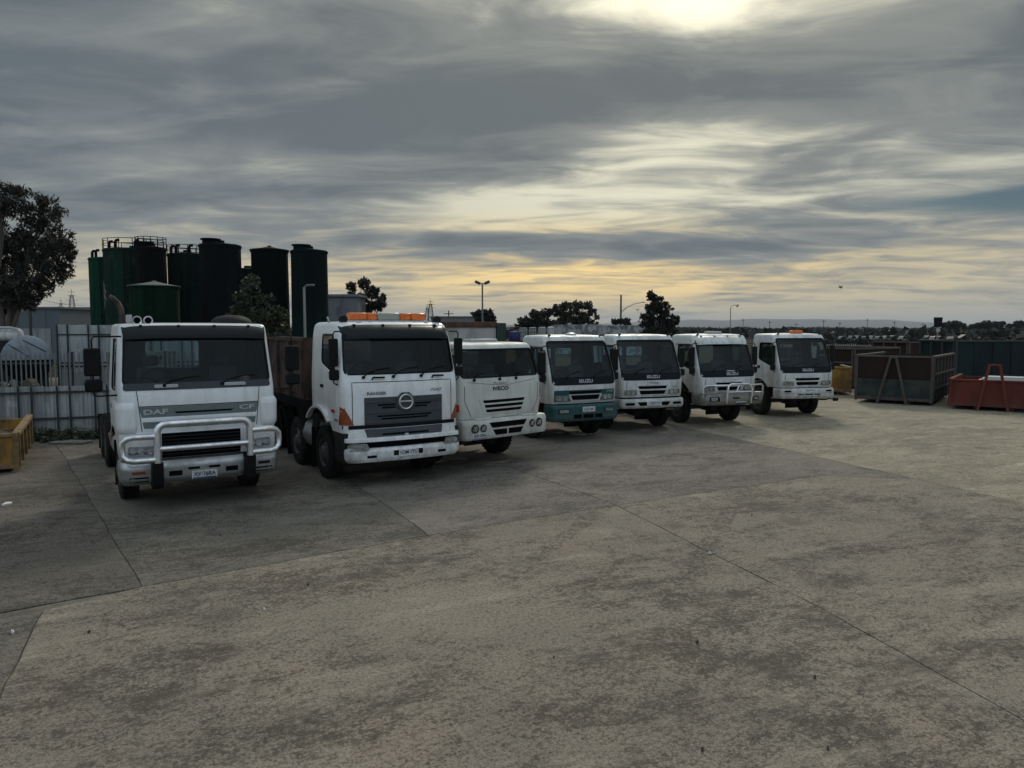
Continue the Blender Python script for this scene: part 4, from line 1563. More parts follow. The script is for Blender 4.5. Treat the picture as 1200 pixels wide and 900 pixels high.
# ------------------------------------------------------------------ ground
def concrete(name, base, var, dark, tint, dusty=0.0, seed=0.0):
    M = bpy.data.materials.new(name)
    M.use_nodes = True
    t = M.node_tree
    t.nodes.clear()
    N, L, m, mixc, ss, noise, xyz = mk(t)
    out = N.new('ShaderNodeOutputMaterial')
    b = N.new('ShaderNodeBsdfPrincipled')
    L.new(b.outputs[0], out.inputs[0])
    tc = N.new('ShaderNodeTexCoord')
    mp = N.new('ShaderNodeMapping')
    mp.inputs['Location'].default_value = (seed * 13.1, seed * 7.7, 0)
    mp.inputs['Rotation'].default_value = (0, 0, R(-24))
    L.new(tc.outputs['Object'], mp.inputs[0])
    co = mp.outputs[0]
    sep = N.new('ShaderNodeSeparateXYZ')
    L.new(co, sep.inputs[0])
    x, y = sep.outputs[0], sep.outputs[1]
    big = noise(co, .30, 5, .55, .6)
    xs = m('MULTIPLY', x, .62)
    med = noise(xyz(xs, y, 0.0), 1.7, 10, .80, .4)
    mot = noise(xyz(m('MULTIPLY', x, .7), y, 2.0), 9.0, 9, .82, .3)
    fine = noise(co, 24.0, 6, .80)
    grit = noise(xyz(m('MULTIPLY', x, .8), y, 7.0), 62.0, 4, .75)
    c = mixc(ss(big, .34, .66), base, var)
    c = mixc(m('MULTIPLY', ss(noise(co, .8, 5, .6, .3), .48, .66), .55), c, tint)
    # mould and damp blotches, broken up by the fine mottling
    bl = m('ADD', m('ADD', m('MULTIPLY', med, .32), m('MULTIPLY', mot, .36)), m('MULTIPLY', fine, .32))
    bl = m('MULTIPLY_ADD', m('SUBTRACT', noise(xyz(xs, y, 5.0), .42, 4, .6, .5), .5), .24, bl)
    c = mixc(m('MULTIPLY', ss(bl, .472, .555), .90), c, dark)
    # pale worn scuffs
    wn = m('ADD', m('MULTIPLY', noise(xyz(m('MULTIPLY', x, .35), y, 4.0), 2.4, 9, .74, .3), .62), m('MULTIPLY', fine, .38))
    c = mixc(m('MULTIPLY', ss(wn, .51, .60), .55 + dusty), c, tuple(min(q * 1.55, .5) for q in base))
    c = mixc(m('MULTIPLY', ss(fine, .47, .58), .62), c, tuple(q * .32 for q in base))
    c = mixc(m('MULTIPLY', ss(grit, .55, .63), m('MULTIPLY_ADD', ss(med, .38, .60), -.35, .62)), c, tuple(min(q * 1.7, .55) for q in base))
    c = mixc(m('MULTIPLY', m('SUBTRACT', 1.0, ss(grit, .37, .46)), .70), c, tuple(q * .22 for q in base))
    # oil drips
    vd = N.new('ShaderNodeTexVoronoi')
    vd.inputs['Scale'].default_value = .62
    L.new(co, vd.inputs['Vector'])
    od = m('SUBTRACT', 1.0, ss(m('ADD', vd.outputs['Distance'], m('MULTIPLY', m('SUBTRACT', mot, .5), .28)), .05, .20))
    c = mixc(m('MULTIPLY', od, .50), c, tuple(q * .28 for q in base))
    # faint tyre prints crossing the yard
    tp, tq = ground_at(735, 575), ground_at(430, 800)
    tu = (tq - tp).normalized()
    so = N.new('ShaderNodeSeparateXYZ')
    L.new(tc.outputs['Object'], so.inputs[0])
    rx_, ry_ = m('SUBTRACT', so.outputs[0], tp.x), m('SUBTRACT', so.outputs[1], tp.y)
    al = m('ADD', m('MULTIPLY', rx_, tu.x), m('MULTIPLY', ry_, tu.y))
    ac = m('ADD', m('MULTIPLY', rx_, -tu.y), m('MULTIPLY', ry_, tu.x))
    ac = m('MINIMUM', m('ABSOLUTE', ac), m('ABSOLUTE', m('SUBTRACT', ac, 1.95)))
    band = m('SUBTRACT', 1.0, ss(ac, .09, .17))
    tread = ss(noise(xyz(m('MULTIPLY', al, 9.0), m('MULTIPLY', ac, 14.0), 0.0), 1.0, 4, .6), .47, .56)
    patchy = ss(noise(xyz(al, 0.0, 3.0), .9, 3, .5), .44, .60)
    c = mixc(m('MULTIPLY', m('MULTIPLY', band, tread), m('MULTIPLY', patchy, .62)), c, dark)
    # crazing in worn patches and small dark pits
    vc = N.new('ShaderNodeTexVoronoi'); vc.feature = 'DISTANCE_TO_EDGE'
    vc.inputs['Scale'].default_value = 3.1
    dn = N.new('ShaderNodeTexNoise'); dn.inputs['Scale'].default_value = 5.0; dn.inputs['Detail'].default_value = 5
    L.new(co, dn.inputs['Vector'])
    ds = N.new('ShaderNodeVectorMath'); ds.operation = 'SCALE'; ds.inputs['Scale'].default_value = .30
    L.new(dn.outputs['Color'], ds.inputs[0])
    da = N.new('ShaderNodeVectorMath'); da.operation = 'ADD'
    L.new(co, da.inputs[0]); L.new(ds.outputs[0], da.inputs[1])
    L.new(da.outputs[0], vc.inputs['Vector'])
    craze = m('MULTIPLY', m('SUBTRACT', 1.0, ss(vc.outputs['Distance'], .006, .035)), ss(bl, .44, .53))
    c = mixc(m('MULTIPLY', craze, .60), c, tuple(q * .22 for q in base))
    vp = N.new('ShaderNodeTexVoronoi'); vp.inputs['Scale'].default_value = 8.0
    L.new(co, vp.inputs['Vector'])
    sc2 = N.new('ShaderNodeSeparateColor'); L.new(vp.outputs['Color'], sc2.inputs[0])
    pit = m('MULTIPLY', m('SUBTRACT', 1.0, ss(vp.outputs['Distance'], .04, .12)), ss(sc2.outputs[0], .60, .70))
    c = mixc(m('MULTIPLY', pit, .75), c, (.016, .014, .012))
    # hairline cracks in some places
    vo = N.new('ShaderNodeTexVoronoi')
    vo.feature = 'DISTANCE_TO_EDGE'
    wv = N.new('ShaderNodeVectorMath'); wv.operation = 'ADD'
    nz = N.new('ShaderNodeTexNoise'); nz.inputs['Scale'].default_value = 1.6; nz.inputs['Detail'].default_value = 6
    L.new(co, nz.inputs['Vector'])
    sc = N.new('ShaderNodeVectorMath'); sc.operation = 'SCALE'; sc.inputs['Scale'].default_value = .45
    L.new(nz.outputs['Color'], sc.inputs[0])
    L.new(co, wv.inputs[0]); L.new(sc.outputs[0], wv.inputs[1])
    L.new(wv.outputs[0], vo.inputs['Vector'])
    vo.inputs['Scale'].default_value = .55
    ck = m('MULTIPLY', m('SUBTRACT', 1.0, ss(vo.outputs['Distance'], .0, .0045)), ss(noise(co, .7, 3), .53, .60))
    c = mixc(m('MULTIPLY', ck, .55), c, (.03, .027, .023))
    L.new(c, b.inputs['Base Color'])
    L.new(m('ADD', .86, m('MULTIPLY', med, .1)), b.inputs['Roughness'])
    b.inputs['Specular IOR Level'].default_value = .25
    bp = N.new('ShaderNodeBump')
    bp.inputs['Strength'].default_value = .55
    bp.inputs['Distance'].default_value = .012
    h = m('ADD', m('ADD', m('MULTIPLY', mot, .5), m('MULTIPLY', fine, .30)), m('MULTIPLY', grit, .14))
    h = m('SUBTRACT', h, m('MULTIPLY', ck, .6))
    L.new(h, bp.inputs['Height'])
    L.new(bp.outputs[0], b.inputs['Normal'])
    return M


conc1 = concrete('old_concrete', (.250, .218, .172), (.204, .178, .143), (.058, .050, .038), (.275, .220, .170), 0, 1)
conc2 = concrete('stained_concrete', (.200, .179, .146), (.178, .157, .138), (.070, .060, .052), (.205, .170, .166), 0, 2)
conc3 = concrete('dusty_concrete', (.33, .29, .215), (.29, .255, .19), (.16, .14, .105), (.36, .31, .225), .25, 3)
conc4 = concrete('shade_toned_concrete', (.178, .160, .130), (.150, .134, .112), (.056, .049, .040), (.175, .150, .122), 0, 4)  # shade put into the base colour, deepens the shadow around the parked trucks
conc5 = concrete('darkest_concrete', (.150, .132, .107), (.125, .110, .091), (.040, .035, .029), (.12, .10, .08), 0, 5)  # darkest concrete tone, for the leftmost slab
grass_far = mat('rough_grass', (.022, .026, .017), .95, spec=.05, var=(.038, .036, .024), vs=.05, amt=.8, var2=(.016, .019, .014), v2s=.21)
jointdirt = mat('joint_dirt', (.050, .044, .036), .95, var=(.16, .145, .115), vs=1.8, amt=.9, bump=.5)

g = MB()
nseg = 40
gx = [-12000, -6000, -3000, -1200, -400, -120, -40, 0, 40, 120, 400, 1200, 3000, 6000, 12000]
gy = [-2000, -400, -60, 0, 45, 120, 300, 700, 1500, 3000, 6000, 12000]
vs = [(x, y, -.12) for y in gy for x in gx]
fs = [(j * len(gx) + i, j * len(gx) + i + 1, (j + 1) * len(gx) + i + 1, (j + 1) * len(gx) + i) for j in range(len(gy) - 1) for i in range(len(gx) - 1)]
tag(g.add(vs, fs).build('ground', grass_far, sharp=0), kind='structure')

y = MB()
y.box((-45, -14, -.11), (48, 46, -.012))
yard = tag(y.build('concrete_yard', jointdirt, sharp=0), kind='structure')

JR = random.Random(5)


def slab(pts, m, gap=.003, top=0.0):
    """a cast slab with slightly ragged edges; pts counter-clockwise"""
    P = [Vector(p) for p in pts]
    c = sum(P, Vector((0, 0))) / len(P)
    out = []
    for a, b in zip(P, P[1:] + P[:1]):
        n = max(int((b - a).length / .22), 1)
        d = (b - a).normalized()
        nn = Vector((-d.y, d.x))
        for k in range(n):
            q = a.lerp(b, k / n)
            jj = mnoise.noise_vector((q.x * .55, q.y * .55, 8.0)) * .035 + mnoise.noise_vector((q.x * 2.6, q.y * 2.6, 2.0)) * .016
            q = q + Vector((jj.x, jj.y))
            w = gap + abs(mnoise.noise((q.x * 1.9, q.y * 1.9, 3.0))) * .014 + JR.random() * .006
            out.append(q + nn * w + (d * gap if k == 0 else Vector((0, 0))))
    n = len(out)
    b = bmesh.new()
    T = [b.verts.new((p.x, p.y, top)) for p in out]
    B = [b.verts.new((p.x, p.y, -.030)) for p in out]
    b.faces.new(T)
    for i in range(n):
        b.faces.new((T[i], B[i], B[(i + 1) % n], T[(i + 1) % n]))
    bmesh.ops.recalc_face_normals(b, faces=b.faces)
    bmesh.ops.triangulate(b, faces=[f for f in b.faces if len(f.verts) > 4])
    me = bpy.data.meshes.new('slab')
    b.to_mesh(me)
    b.free()
    return obj('slab', me, m, yard)


def G(x, y):
    p = ground_at(x, y)
    return Vector((p.x, p.y))


def ext(a, b, t):
    return a + (b - a).normalized() * t


A0, A1, A2, A3 = G(167, 688), G(503, 627), G(722, 592), G(962, 557)
D1, C1, B1 = G(105, 585), G(450, 590), G(600, 548)
E0, E1, E2 = G(880, 518), G(1050, 556), G(1200, 590)
AL = ext(A1, A0, 30)               # far left end of the cross joint
B9 = ext(A2, B1, 22)
C9 = ext(A1, C1, 18)
D9 = ext(A0, D1, 16)
E9 = ext(E1, E0, 20)
Bn = G(1200, 845)
Bm = G(960, 712)
Bz = ext(Bm, Bn, 14)
A4 = E1 + (E2 - E1) * .18          # where the cross joint meets the right-hand edge
Ez = ext(E1, E2, 24)
LB = Vector((-44, 30))
# rows behind the cross joint
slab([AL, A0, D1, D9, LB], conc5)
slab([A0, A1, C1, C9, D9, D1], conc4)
slab([A1, A2, B1, B9, C9, C1], conc2)
slab([A2, A3, A4, E1, E0, E9, B9, B1], conc2)
# in front of it
k1, k2 = G(52, 716), G(8, 800)
K0 = k1 + (A0 - k1) * .0
kA = A0 + (AL - A0) * 0 + (k1 - A0)
kz = ext(k1, k2, 12)
slab([A0, k1, kz, Vector((2, -13)), Bz, Bn, Bm, A2, A1][::-1][::-1], conc1)
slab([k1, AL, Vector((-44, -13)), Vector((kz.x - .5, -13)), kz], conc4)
slab([A2, Bm, Bn, Bz, Vector((8, -13)), Vector((30, -13)), Ez, E2, A4, A3], conc1)
slab([E9, E0, E1, A4, E2, Ez, Vector((47, -12)), Vector((47, 45)), Vector((E9.x + 1, 45))], conc3)
slab([LB, D9, C9, B9, E9, Vector((E9.x + 1, 45)), Vector((-44, 45))], conc2)

# litter
bark = mat('bark', (.075, .062, .050), .95, var=(.12, .105, .09), vs=4, amt=.6, streak=4, bump=.6)
paperm = mat('paper', (.60, .60, .58), .8)


def scrap(name, label, cat, p, s, m, rz, group='scraps of litter on the concrete'):
    b = MB()
    n = 7
    r0 = random.Random(int(p.x * 977 + p.y * 131))
    top = [(s * (.6 + .5 * r0.random()) * math.cos(2 * math.pi * k / n), s * .55 * (.6 + .5 * r0.random()) * math.sin(2 * math.pi * k / n), .012 + .02 * r0.random()) for k in range(n)]
    b.add(top + [(x, y, .002) for x, y, z in top] + [(0, 0, .035)],
          [(k, (k + 1) % n, 2 * n) for k in range(n)] + [(k, k + n, (k + 1) % n + n, (k + 1) % n) for k in range(n)] + [tuple(reversed(range(n, 2 * n)))])
    o = b.build(name, m, None, 0, 0)
    o.location = (p.x, p.y, 0)
    o.rotation_euler = (0, 0, rz)
    return tag(o, label, cat, group)


for px, py, s in ((8, 591, .14), (15, 742, .035), (310, 715, .022), (660, 500, .0), (832, 649, .025)):
    if s:
        scrap('paper_scrap', 'small white scrap of paper lying on the concrete', 'litter', ground_at(px, py), s, paperm, px)
for px, py in ((478, 567), (104, 742), (361, 686), (258, 628), (955, 795), (970, 878), (881, 604), (823, 880), (649, 771), (817, 754)):
    scrap('stone_chip', 'small dark stone chip lying on the concrete', 'stone', ground_at(px, py), .016, bark, py, 'stone chips on the concrete')
palem = mat('pale_sludge', (.42, .41, .38), .9, var=(.25, .24, .21), vs=8, amt=.8, bump=.6)
p = ground_at(668, 508)
b = MB()
r0 = random.Random(3)
for j in range(9):
    cx, cy = r0.uniform(-.55, .55), r0.uniform(-.3, .4)
    w, h = r0.uniform(.1, .26), r0.uniform(.02, .05)
    n = 8
    top = [(cx + w * math.cos(2 * math.pi * k / n) * r0.uniform(.7, 1.1), cy + w * .6 * math.sin(2 * math.pi * k / n) * r0.uniform(.7, 1.1), .004) for k in range(n)]
    b.add(top + [(cx, cy, h)], [(k, (k + 1) % n, n) for k in range(n)])
o = b.build('spilled_plaster', palem, None, 0, 0)
o.location = (p.x, p.y, 0)
tag(o, 'pale spilled plaster on the concrete under the teal bumper', 'rubble')


# ------------------------------------------------------------------ trees
def leaf_mesh(name, clumps, n, size, seed, flat=.75, aspect=.45, droop=.3):
    """n small two-triangle leaves through the volume of ellipsoid clumps (x,y,z,rx,ry,rz,weight)"""
    g = np.random.default_rng(seed)
    w = np.array([c[3] * c[4] * c[5] for c in clumps])
    w = w ** .75
    idx = g.choice(len(clumps), n, p=w / w.sum())
    C = np.array([c[:6] for c in clumps])[idx]
    d = g.normal(size=(n, 3))
    d /= np.linalg.norm(d, axis=1)[:, None]
    rad = g.random(n) ** .45
    # sub-tufts: leaves gather into twigs
    tw = g.integers(0, 44, n)
    tv = np.random.default_rng(seed + 1).normal(size=(len(clumps), 44, 3))
    tv /= np.linalg.norm(tv, axis=2)[:, :, None]
    tr = np.random.default_rng(seed + 2).random((len(clumps), 44)) ** .4
    T = tv[idx, tw] * tr[idx, tw][:, None]
    P = C[:, :3] + C[:, 3:] * (T * .92 + d * rad[:, None] * .26)
    a = g.normal(size=(n, 3)); a[:, 2] -= droop
    a /= np.linalg.norm(a, axis=1)[:, None]
    b = np.cross(a, g.normal(size=(n, 3)))
    b /= np.linalg.norm(b, axis=1)[:, None]
    s = size * (.50 + 1.1 * g.random(n) ** 1.4)[:, None]
    A, B = a * s, b * s * aspect
    V = np.stack([P - A, P + B, P + A, P - B], 1).reshape(-1, 3)
    me = bpy.data.meshes.new(name)
    me.from_pydata(V.tolist(), [], [(4 * i, 4 * i + 1, 4 * i + 2, 4 * i + 3) for i in range(n)])
    return me


def leaf_mat(name, c1, c2):
    M = bpy.data.materials.new(name)
    M.use_nodes = True
    t = M.node_tree
    t.nodes.clear()
    N, L, m, mixc, ss, noise, xyz = mk(t)
    out = N.new('ShaderNodeOutputMaterial')
    df = N.new('ShaderNodeBsdfPrincipled')
    df.inputs['Roughness'].default_value = .6
    tl = N.new('ShaderNodeBsdfTranslucent')
    tc = N.new('ShaderNodeTexCoord')
    c = mixc(ss(noise(tc.outputs['Object'], 1.1, 5, .7), .35, .65), c1, c2)
    L.new(c, df.inputs['Base Color']); L.new(c, tl.inputs[0])
    mx = N.new('ShaderNodeMixShader'); mx.inputs[0].default_value = .22
    L.new(df.outputs[0], mx.inputs[1]); L.new(tl.outputs[0], mx.inputs[2])
    L.new(mx.outputs[0], out.inputs[0])
    return M


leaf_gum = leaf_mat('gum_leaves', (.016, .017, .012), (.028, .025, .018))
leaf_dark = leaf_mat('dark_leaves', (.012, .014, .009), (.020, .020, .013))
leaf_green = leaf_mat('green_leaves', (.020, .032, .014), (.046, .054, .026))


def tree(name, label, base, h, clumps, n, size, lm, seed, trunk=.16, group=None, aspect=.45, z_split=.35):
    root = thing(name, label, 'tree', base, 0, group)
    r0 = random.Random(seed)
    obj('crown', leaf_mesh('crown', clumps, n, size, seed, aspect=aspect), lm, root)
    t = MB()
    zs = h * z_split
    lean = Vector((r0.uniform(-.2, .2), r0.uniform(-.2, .2), 0))
    pts = [lean * (k / 5) * zs / 3 + Vector((0, 0, zs * k / 5)) for k in range(6)]
    t.tube(pts, [trunk * (1.25 - .35 * k / 5) for k in range(6)], 9)
    for c in sorted(clumps, key=lambda c: -c[3] * c[5])[:9]:
        q = Vector(c[:3])
        p = pts[-1] - Vector((0, 0, r0.uniform(0, zs * .3)))
        mid = p.lerp(q, .5) + Vector((r0.uniform(-.2, .2), r0.uniform(-.2, .2), r0.uniform(0, .35)))
        ln = (q - p).length
        t.tube([p, p.lerp(mid, .6), mid, q.lerp(mid, .3), q], [trunk * .5, trunk * .42, trunk * .32, trunk * .2, trunk * .08], 6)
        for k in range(3):
            e = q + Vector((r0.uniform(-1, 1) * c[3], r0.uniform(-1, 1) * c[4], r0.uniform(-.6, 1) * c[5])) * .7
            t.tube([mid, mid.lerp(e, .5) + Vector((0, 0, .06)), e], [trunk * .2, trunk * .12, trunk * .04], 5)
    t.build('trunk', bark, root)
    return root


def px_clumps(depth, base, spec, thick=1.0):
    """clumps from (px, py, rx_px, ry_px) seen at a depth"""
    out = []
    r0 = random.Random(int(depth * 10) + len(spec))
    for x, y, rx, ry in spec:
        p = at_depth(x, y, depth)
        k = depth / F
        out.append((p.x - base[0], r0.uniform(-.5, .5) * rx * k * thick, p.z - base[2], rx * k, max(rx, ry) * k * .9, ry * k))
    return out


def at_ground(px, depth):
    return Vector(((px - W0 / 2) / F * depth, depth, 0.0)) - Vector((0, 0, .1))


b0 = at_ground(6, 30)
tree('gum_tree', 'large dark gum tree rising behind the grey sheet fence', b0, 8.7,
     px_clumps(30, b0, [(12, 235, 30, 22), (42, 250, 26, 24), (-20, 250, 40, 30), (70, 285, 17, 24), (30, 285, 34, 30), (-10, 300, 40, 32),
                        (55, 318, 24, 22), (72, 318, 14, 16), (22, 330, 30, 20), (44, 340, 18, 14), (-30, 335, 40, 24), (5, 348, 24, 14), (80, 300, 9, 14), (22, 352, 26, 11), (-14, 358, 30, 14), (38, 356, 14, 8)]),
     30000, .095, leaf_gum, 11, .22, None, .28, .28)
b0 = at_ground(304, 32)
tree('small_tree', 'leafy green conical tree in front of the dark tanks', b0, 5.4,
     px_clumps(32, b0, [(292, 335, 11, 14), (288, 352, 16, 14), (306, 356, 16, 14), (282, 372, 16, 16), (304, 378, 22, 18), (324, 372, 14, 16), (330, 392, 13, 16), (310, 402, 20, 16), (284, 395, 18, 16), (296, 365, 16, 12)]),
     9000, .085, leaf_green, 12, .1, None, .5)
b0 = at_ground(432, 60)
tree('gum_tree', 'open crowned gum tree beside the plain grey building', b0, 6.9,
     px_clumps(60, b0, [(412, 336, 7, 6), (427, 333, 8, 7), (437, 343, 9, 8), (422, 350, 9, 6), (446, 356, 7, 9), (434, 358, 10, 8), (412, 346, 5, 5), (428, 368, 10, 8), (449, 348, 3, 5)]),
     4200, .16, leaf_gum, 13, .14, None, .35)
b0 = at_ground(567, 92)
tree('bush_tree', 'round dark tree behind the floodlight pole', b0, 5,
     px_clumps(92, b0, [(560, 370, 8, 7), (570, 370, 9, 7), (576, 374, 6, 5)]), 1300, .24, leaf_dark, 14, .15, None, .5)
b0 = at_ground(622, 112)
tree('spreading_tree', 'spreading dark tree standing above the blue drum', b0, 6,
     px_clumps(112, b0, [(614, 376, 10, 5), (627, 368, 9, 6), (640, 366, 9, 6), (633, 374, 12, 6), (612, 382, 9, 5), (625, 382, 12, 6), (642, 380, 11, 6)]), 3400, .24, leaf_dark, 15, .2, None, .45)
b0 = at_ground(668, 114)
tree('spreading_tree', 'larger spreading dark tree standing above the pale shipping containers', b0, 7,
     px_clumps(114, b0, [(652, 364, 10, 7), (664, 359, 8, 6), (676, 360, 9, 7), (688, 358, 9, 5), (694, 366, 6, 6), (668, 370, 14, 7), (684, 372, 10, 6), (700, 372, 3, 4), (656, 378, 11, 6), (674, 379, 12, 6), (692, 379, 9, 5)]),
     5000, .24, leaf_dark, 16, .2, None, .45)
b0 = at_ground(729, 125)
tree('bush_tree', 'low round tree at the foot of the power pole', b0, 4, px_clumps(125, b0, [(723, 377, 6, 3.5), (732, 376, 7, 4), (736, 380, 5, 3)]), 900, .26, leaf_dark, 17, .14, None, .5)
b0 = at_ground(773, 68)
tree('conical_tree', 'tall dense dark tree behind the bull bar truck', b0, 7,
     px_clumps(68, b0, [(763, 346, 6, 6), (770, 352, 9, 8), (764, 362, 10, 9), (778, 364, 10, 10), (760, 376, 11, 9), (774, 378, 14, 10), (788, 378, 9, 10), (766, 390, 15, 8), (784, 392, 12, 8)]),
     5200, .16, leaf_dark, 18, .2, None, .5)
for i, (x, w, h) in enumerate(((1108, 11, 7), (1124, 13, 8), (1141, 10, 6), (1154, 13, 8), (1168, 12, 8), (1190, 14, 8), (1212, 14, 8))):
    b0 = at_ground(x, 255)
    r0 = random.Random(i)
    sp = [(x + r0.uniform(-.6, .6) * w, 390 - h - r0.uniform(-1.0, 4.0), w * r0.uniform(.3, .5), r0.uniform(2.0, 3.2)) for _ in range(6)]
    tree('far_tree', ['broad', 'tall', 'small', 'flat topped', 'leaning', 'bushy', 'wide'][i] + ' gum in the far row behind the street sign', b0, 5, px_clumps(255, b0, sp), 700, .5, leaf_dark, 30 + i, .22, 'far row of gum trees', .5)

# low scrub and woods out on the plain
sc = np.random.default_rng(4)
cl = []
for k in range(520):
    d = 180 * (1 + 9 * sc.random() ** 1.5)
    x = sc.uniform(-.75, .75) * d
    h = sc.uniform(.9, 2.3) * (1 + d / 1500)
    w = sc.uniform(2.5, 9) * (1 + d / 700)
    cl.append((x, d, h * .4 - .1, w, w * .5, h * .62))
sm = leaf_mesh('scrub', cl, 40000, 1.5, 44, aspect=.9)
tag(obj('distant_woods', sm, leaf_dark), 'low dark woods and scrub spread over the plain', 'woods', None, 'stuff')

# ------------------------------------------------------------------ hills on the skyline
hl = MB()
vs, fs = [], []
nx = 150
rows = [(6200, 0.0), (7000, .45), (7800, .8), (8600, 1.0), (9400, .6), (10400, 0)]
for d, k in rows:
    for i in range(nx + 1):
        a = -.95 + 1.9 * i / nx
        px = 600 + 880 * a
        env = math.exp(-((px - 930) / 170) ** 2) * 70 + math.exp(-((px - 820) / 60) ** 2) * 18 + 34 + 20 * math.exp(-((px - 100) / 300) ** 2)
        h = env * (1 + .28 * mnoise.noise((a * 9, d * .0006, 1.0)) + .12 * mnoise.noise((a * 30, d * .001, 5.0)))
        vs.append((a * d, d, -.2 + max(h, 5) * k))
for j in range(len(rows) - 1):
    for i in range(nx):
        q = j * (nx + 1) + i
        fs.append((q, q + 1, q + nx + 2, q + nx + 1))
tag(hl.add(vs, fs).build('hills', mat('far_hills', (.045, .05, .04), .95, var=(.07, .07, .05), vs=.002, amt=.7), sharp=80), kind='structure')


# ------------------------------------------------------------------ sheet fence and palisade on the left
zinc = mat('weathered_zinc', (.34, .37, .37), .55, .05, var=(.22, .235, .235), vs=2.2, amt=.8, streak=5, var2=(.40, .42, .42), v2s=1.7, grime=((.075, .065, .05), .7, 0))
zincd = mat('weathered_zinc_dark', (.25, .275, .28), .55, .05, var=(.16, .17, .17), vs=2.6, amt=.8, streak=5, grime=((.075, .065, .05), .7, 0))
railm = mat('fence_rail', (.018, .022, .024), .7, var=(.034, .034, .032), vs=5, amt=.6)


def sheet_fence(name, label, p, q, h, panel, rails, mats=(zinc, zincd), z0=.0, post=.045):
    p, q = Vector(p), Vector(q)
    L = (q - p).length
    d = (q - p) / L
    root = thing(name, label, 'fence', (p.x, p.y, 0), math.atan2(d.y, d.x))
    n = int(L / panel)
    r0 = random.Random(n)
    for k in range(n):
        m = MB()
        x0 = k * panel
        steps = 12
        pts = []
        for i in range(steps + 1):
            t = i / steps
            c = .012 if (i % 4) in (1, 2) else -.006
            pts.append((x0 + .004 + (panel - .008) * t, c))
        tz = h + r0.uniform(-.015, .02)
        bz = z0 + r0.uniform(-.02, .03)
        top = [(x, y, tz) for x, y in pts]
        bot = [(x, y, bz) for x, y in pts]
        t2, b2 = [(x, y + .006, z) for x, y, z in top], [(x, y + .006, z) for x, y, z in bot]
        V = top + bot + t2 + b2
        w = steps + 1
        Fc = []
        for i in range(steps):
            Fc += [(i, w + i, w + i + 1, i + 1), (2 * w + i, 2 * w + i + 1, 3 * w + i + 1, 3 * w + i), (i, i + 1, 2 * w + i + 1, 2 * w + i)]
        Fc += [(0, 2 * w, 3 * w, w), (w - 1, 2 * w - 1, 4 * w - 1, 3 * w - 1)]
        o = m.add(V, Fc).build('panel', mats[r0.random() < .35], root, 0, 25)
        o.rotation_euler = (r0.uniform(-.012, .012), 0, 0)
    for z in rails:
        m = MB(); m.box((0, -.055, z - .025), (L, -.018, z + .025)); m.build('rail', railm, root)
    k = 0
    x = 0
    while x < L:
        m = MB(); m.box((x - post / 2, -.075, 0), (x + post / 2, -.02, h + .02)); m.build('post', railm, root)
        x += panel * (2 if k % 2 else 1)
        k += 1
    return root


sheet_fence('sheet_fence', 'low fence of dull grey upright metal sheets on dark posts', (-18.2, 18.0), (-6.9, 22.4), 1.42, .30, (1.26, .55))
sheet_fence('sheet_fence', 'tall pale fence of grey metal sheets in front of the green tanks', (-16.6, 27.5), (-9.0, 27.9), 3.10, .37, (2.75, 1.6))

steel = mat('galvanised_pale', (.14, .148, .145), .55, .1, var=(.15, .145, .135), vs=6, amt=.7)


def palisade(name, label, p, q, h, step=.15, m=steel, z0=0.0):
    p, q = Vector(p), Vector(q)
    L = (q - p).length
    d = (q - p) / L
    root = thing(name, label, 'fence', (p.x, p.y, z0), math.atan2(d.y, d.x))
    pm = MB()
    pts = [(-.024, 0), (-.014, -.016), (.014, -.016), (.024, 0)]
    zt = h
    V = [(x, y, .05) for x, y in pts] + [(x, y, zt - .08) for x, y in pts] + [(0, -.012, zt)]
    pm.add(V, [(0, 1, 5, 4), (1, 2, 6, 5), (2, 3, 7, 6), (3, 0, 4, 7), (4, 5, 8), (5, 6, 8), (6, 7, 8), (7, 4, 8), (3, 2, 1, 0)])
    me = pm.mesh('pale', True, 0)
    me.materials.append(m)
    n = int(L / step)
    for k in range(n):
        o = obj('pale', me, None, root)
        o.location = (step * (k + .5), 0, 0)
    for z in (.35, h - .35):
        r = MB(); r.box((0, .001, z - .03), (L, .05, z + .03)); r.build('rail', railm, root)
    for k in range(int(L / 2.7) + 1):
        r = MB(); r.box((k * 2.7 - .04, .051, -.1), (k * 2.7 + .04, .13, h)); r.build('post', railm, root)
    return root


palisade('palisade_fence', 'open steel palisade fence behind the low grey sheets', (-19.0, 22.2), (-9.6, 24.4), 2.25, .135)
palisade('palisade_fence', 'pale steel palisade fence by the yellow skip', (14.8, 41.0), (20.0, 43.6), 2.1, .165, mat('pale_palisade', (.36, .37, .36), .5, .2))

# things behind the fence on the left
tankgrey = mat('grey_tank', (.20, .235, .27), .5, .1, var=(.13, .14, .15), vs=2, amt=.7)
root = thing('storage_tank', 'grey round ended storage tank lying behind the palisade fence', 'tank', (-16.15, 25.0, 0), R(33))
m = MB(); m.lathe([(.02, -.10), (.40, -.07), (.66, -.02), (.74, .06), (.74, 3.0), (.66, 3.08), (.02, 3.16)], (0, 0, 1.98), 'y', 36); m.build('shell', tankgrey, root)
for s in (.5, 2.5):
    m = MB(); m.box((-.6, s - .1, -.05), (.6, s + .1, 1.45)); m.build('saddle', railm, root)
m = MB()
for a, b in (((-.50, -.06, 2.45), (.10, -.095, 2.0)), ((-.1, -.09, 2.6), (.55, -.055, 2.2))):
    m.tube([a, b], .014, 6)
m.build('brace', railm, root)
m = MB(); m.prism([(.73 * math.cos(R(q)), 1.93 + .73 * math.sin(R(q))) for q in range(180, 361, 12)], lambda u, v, dd: (u, dd, v), -.13, -.105); m.build('dark_half_disc', voidblack, root)  # dark half disc over the lower half of the tank end
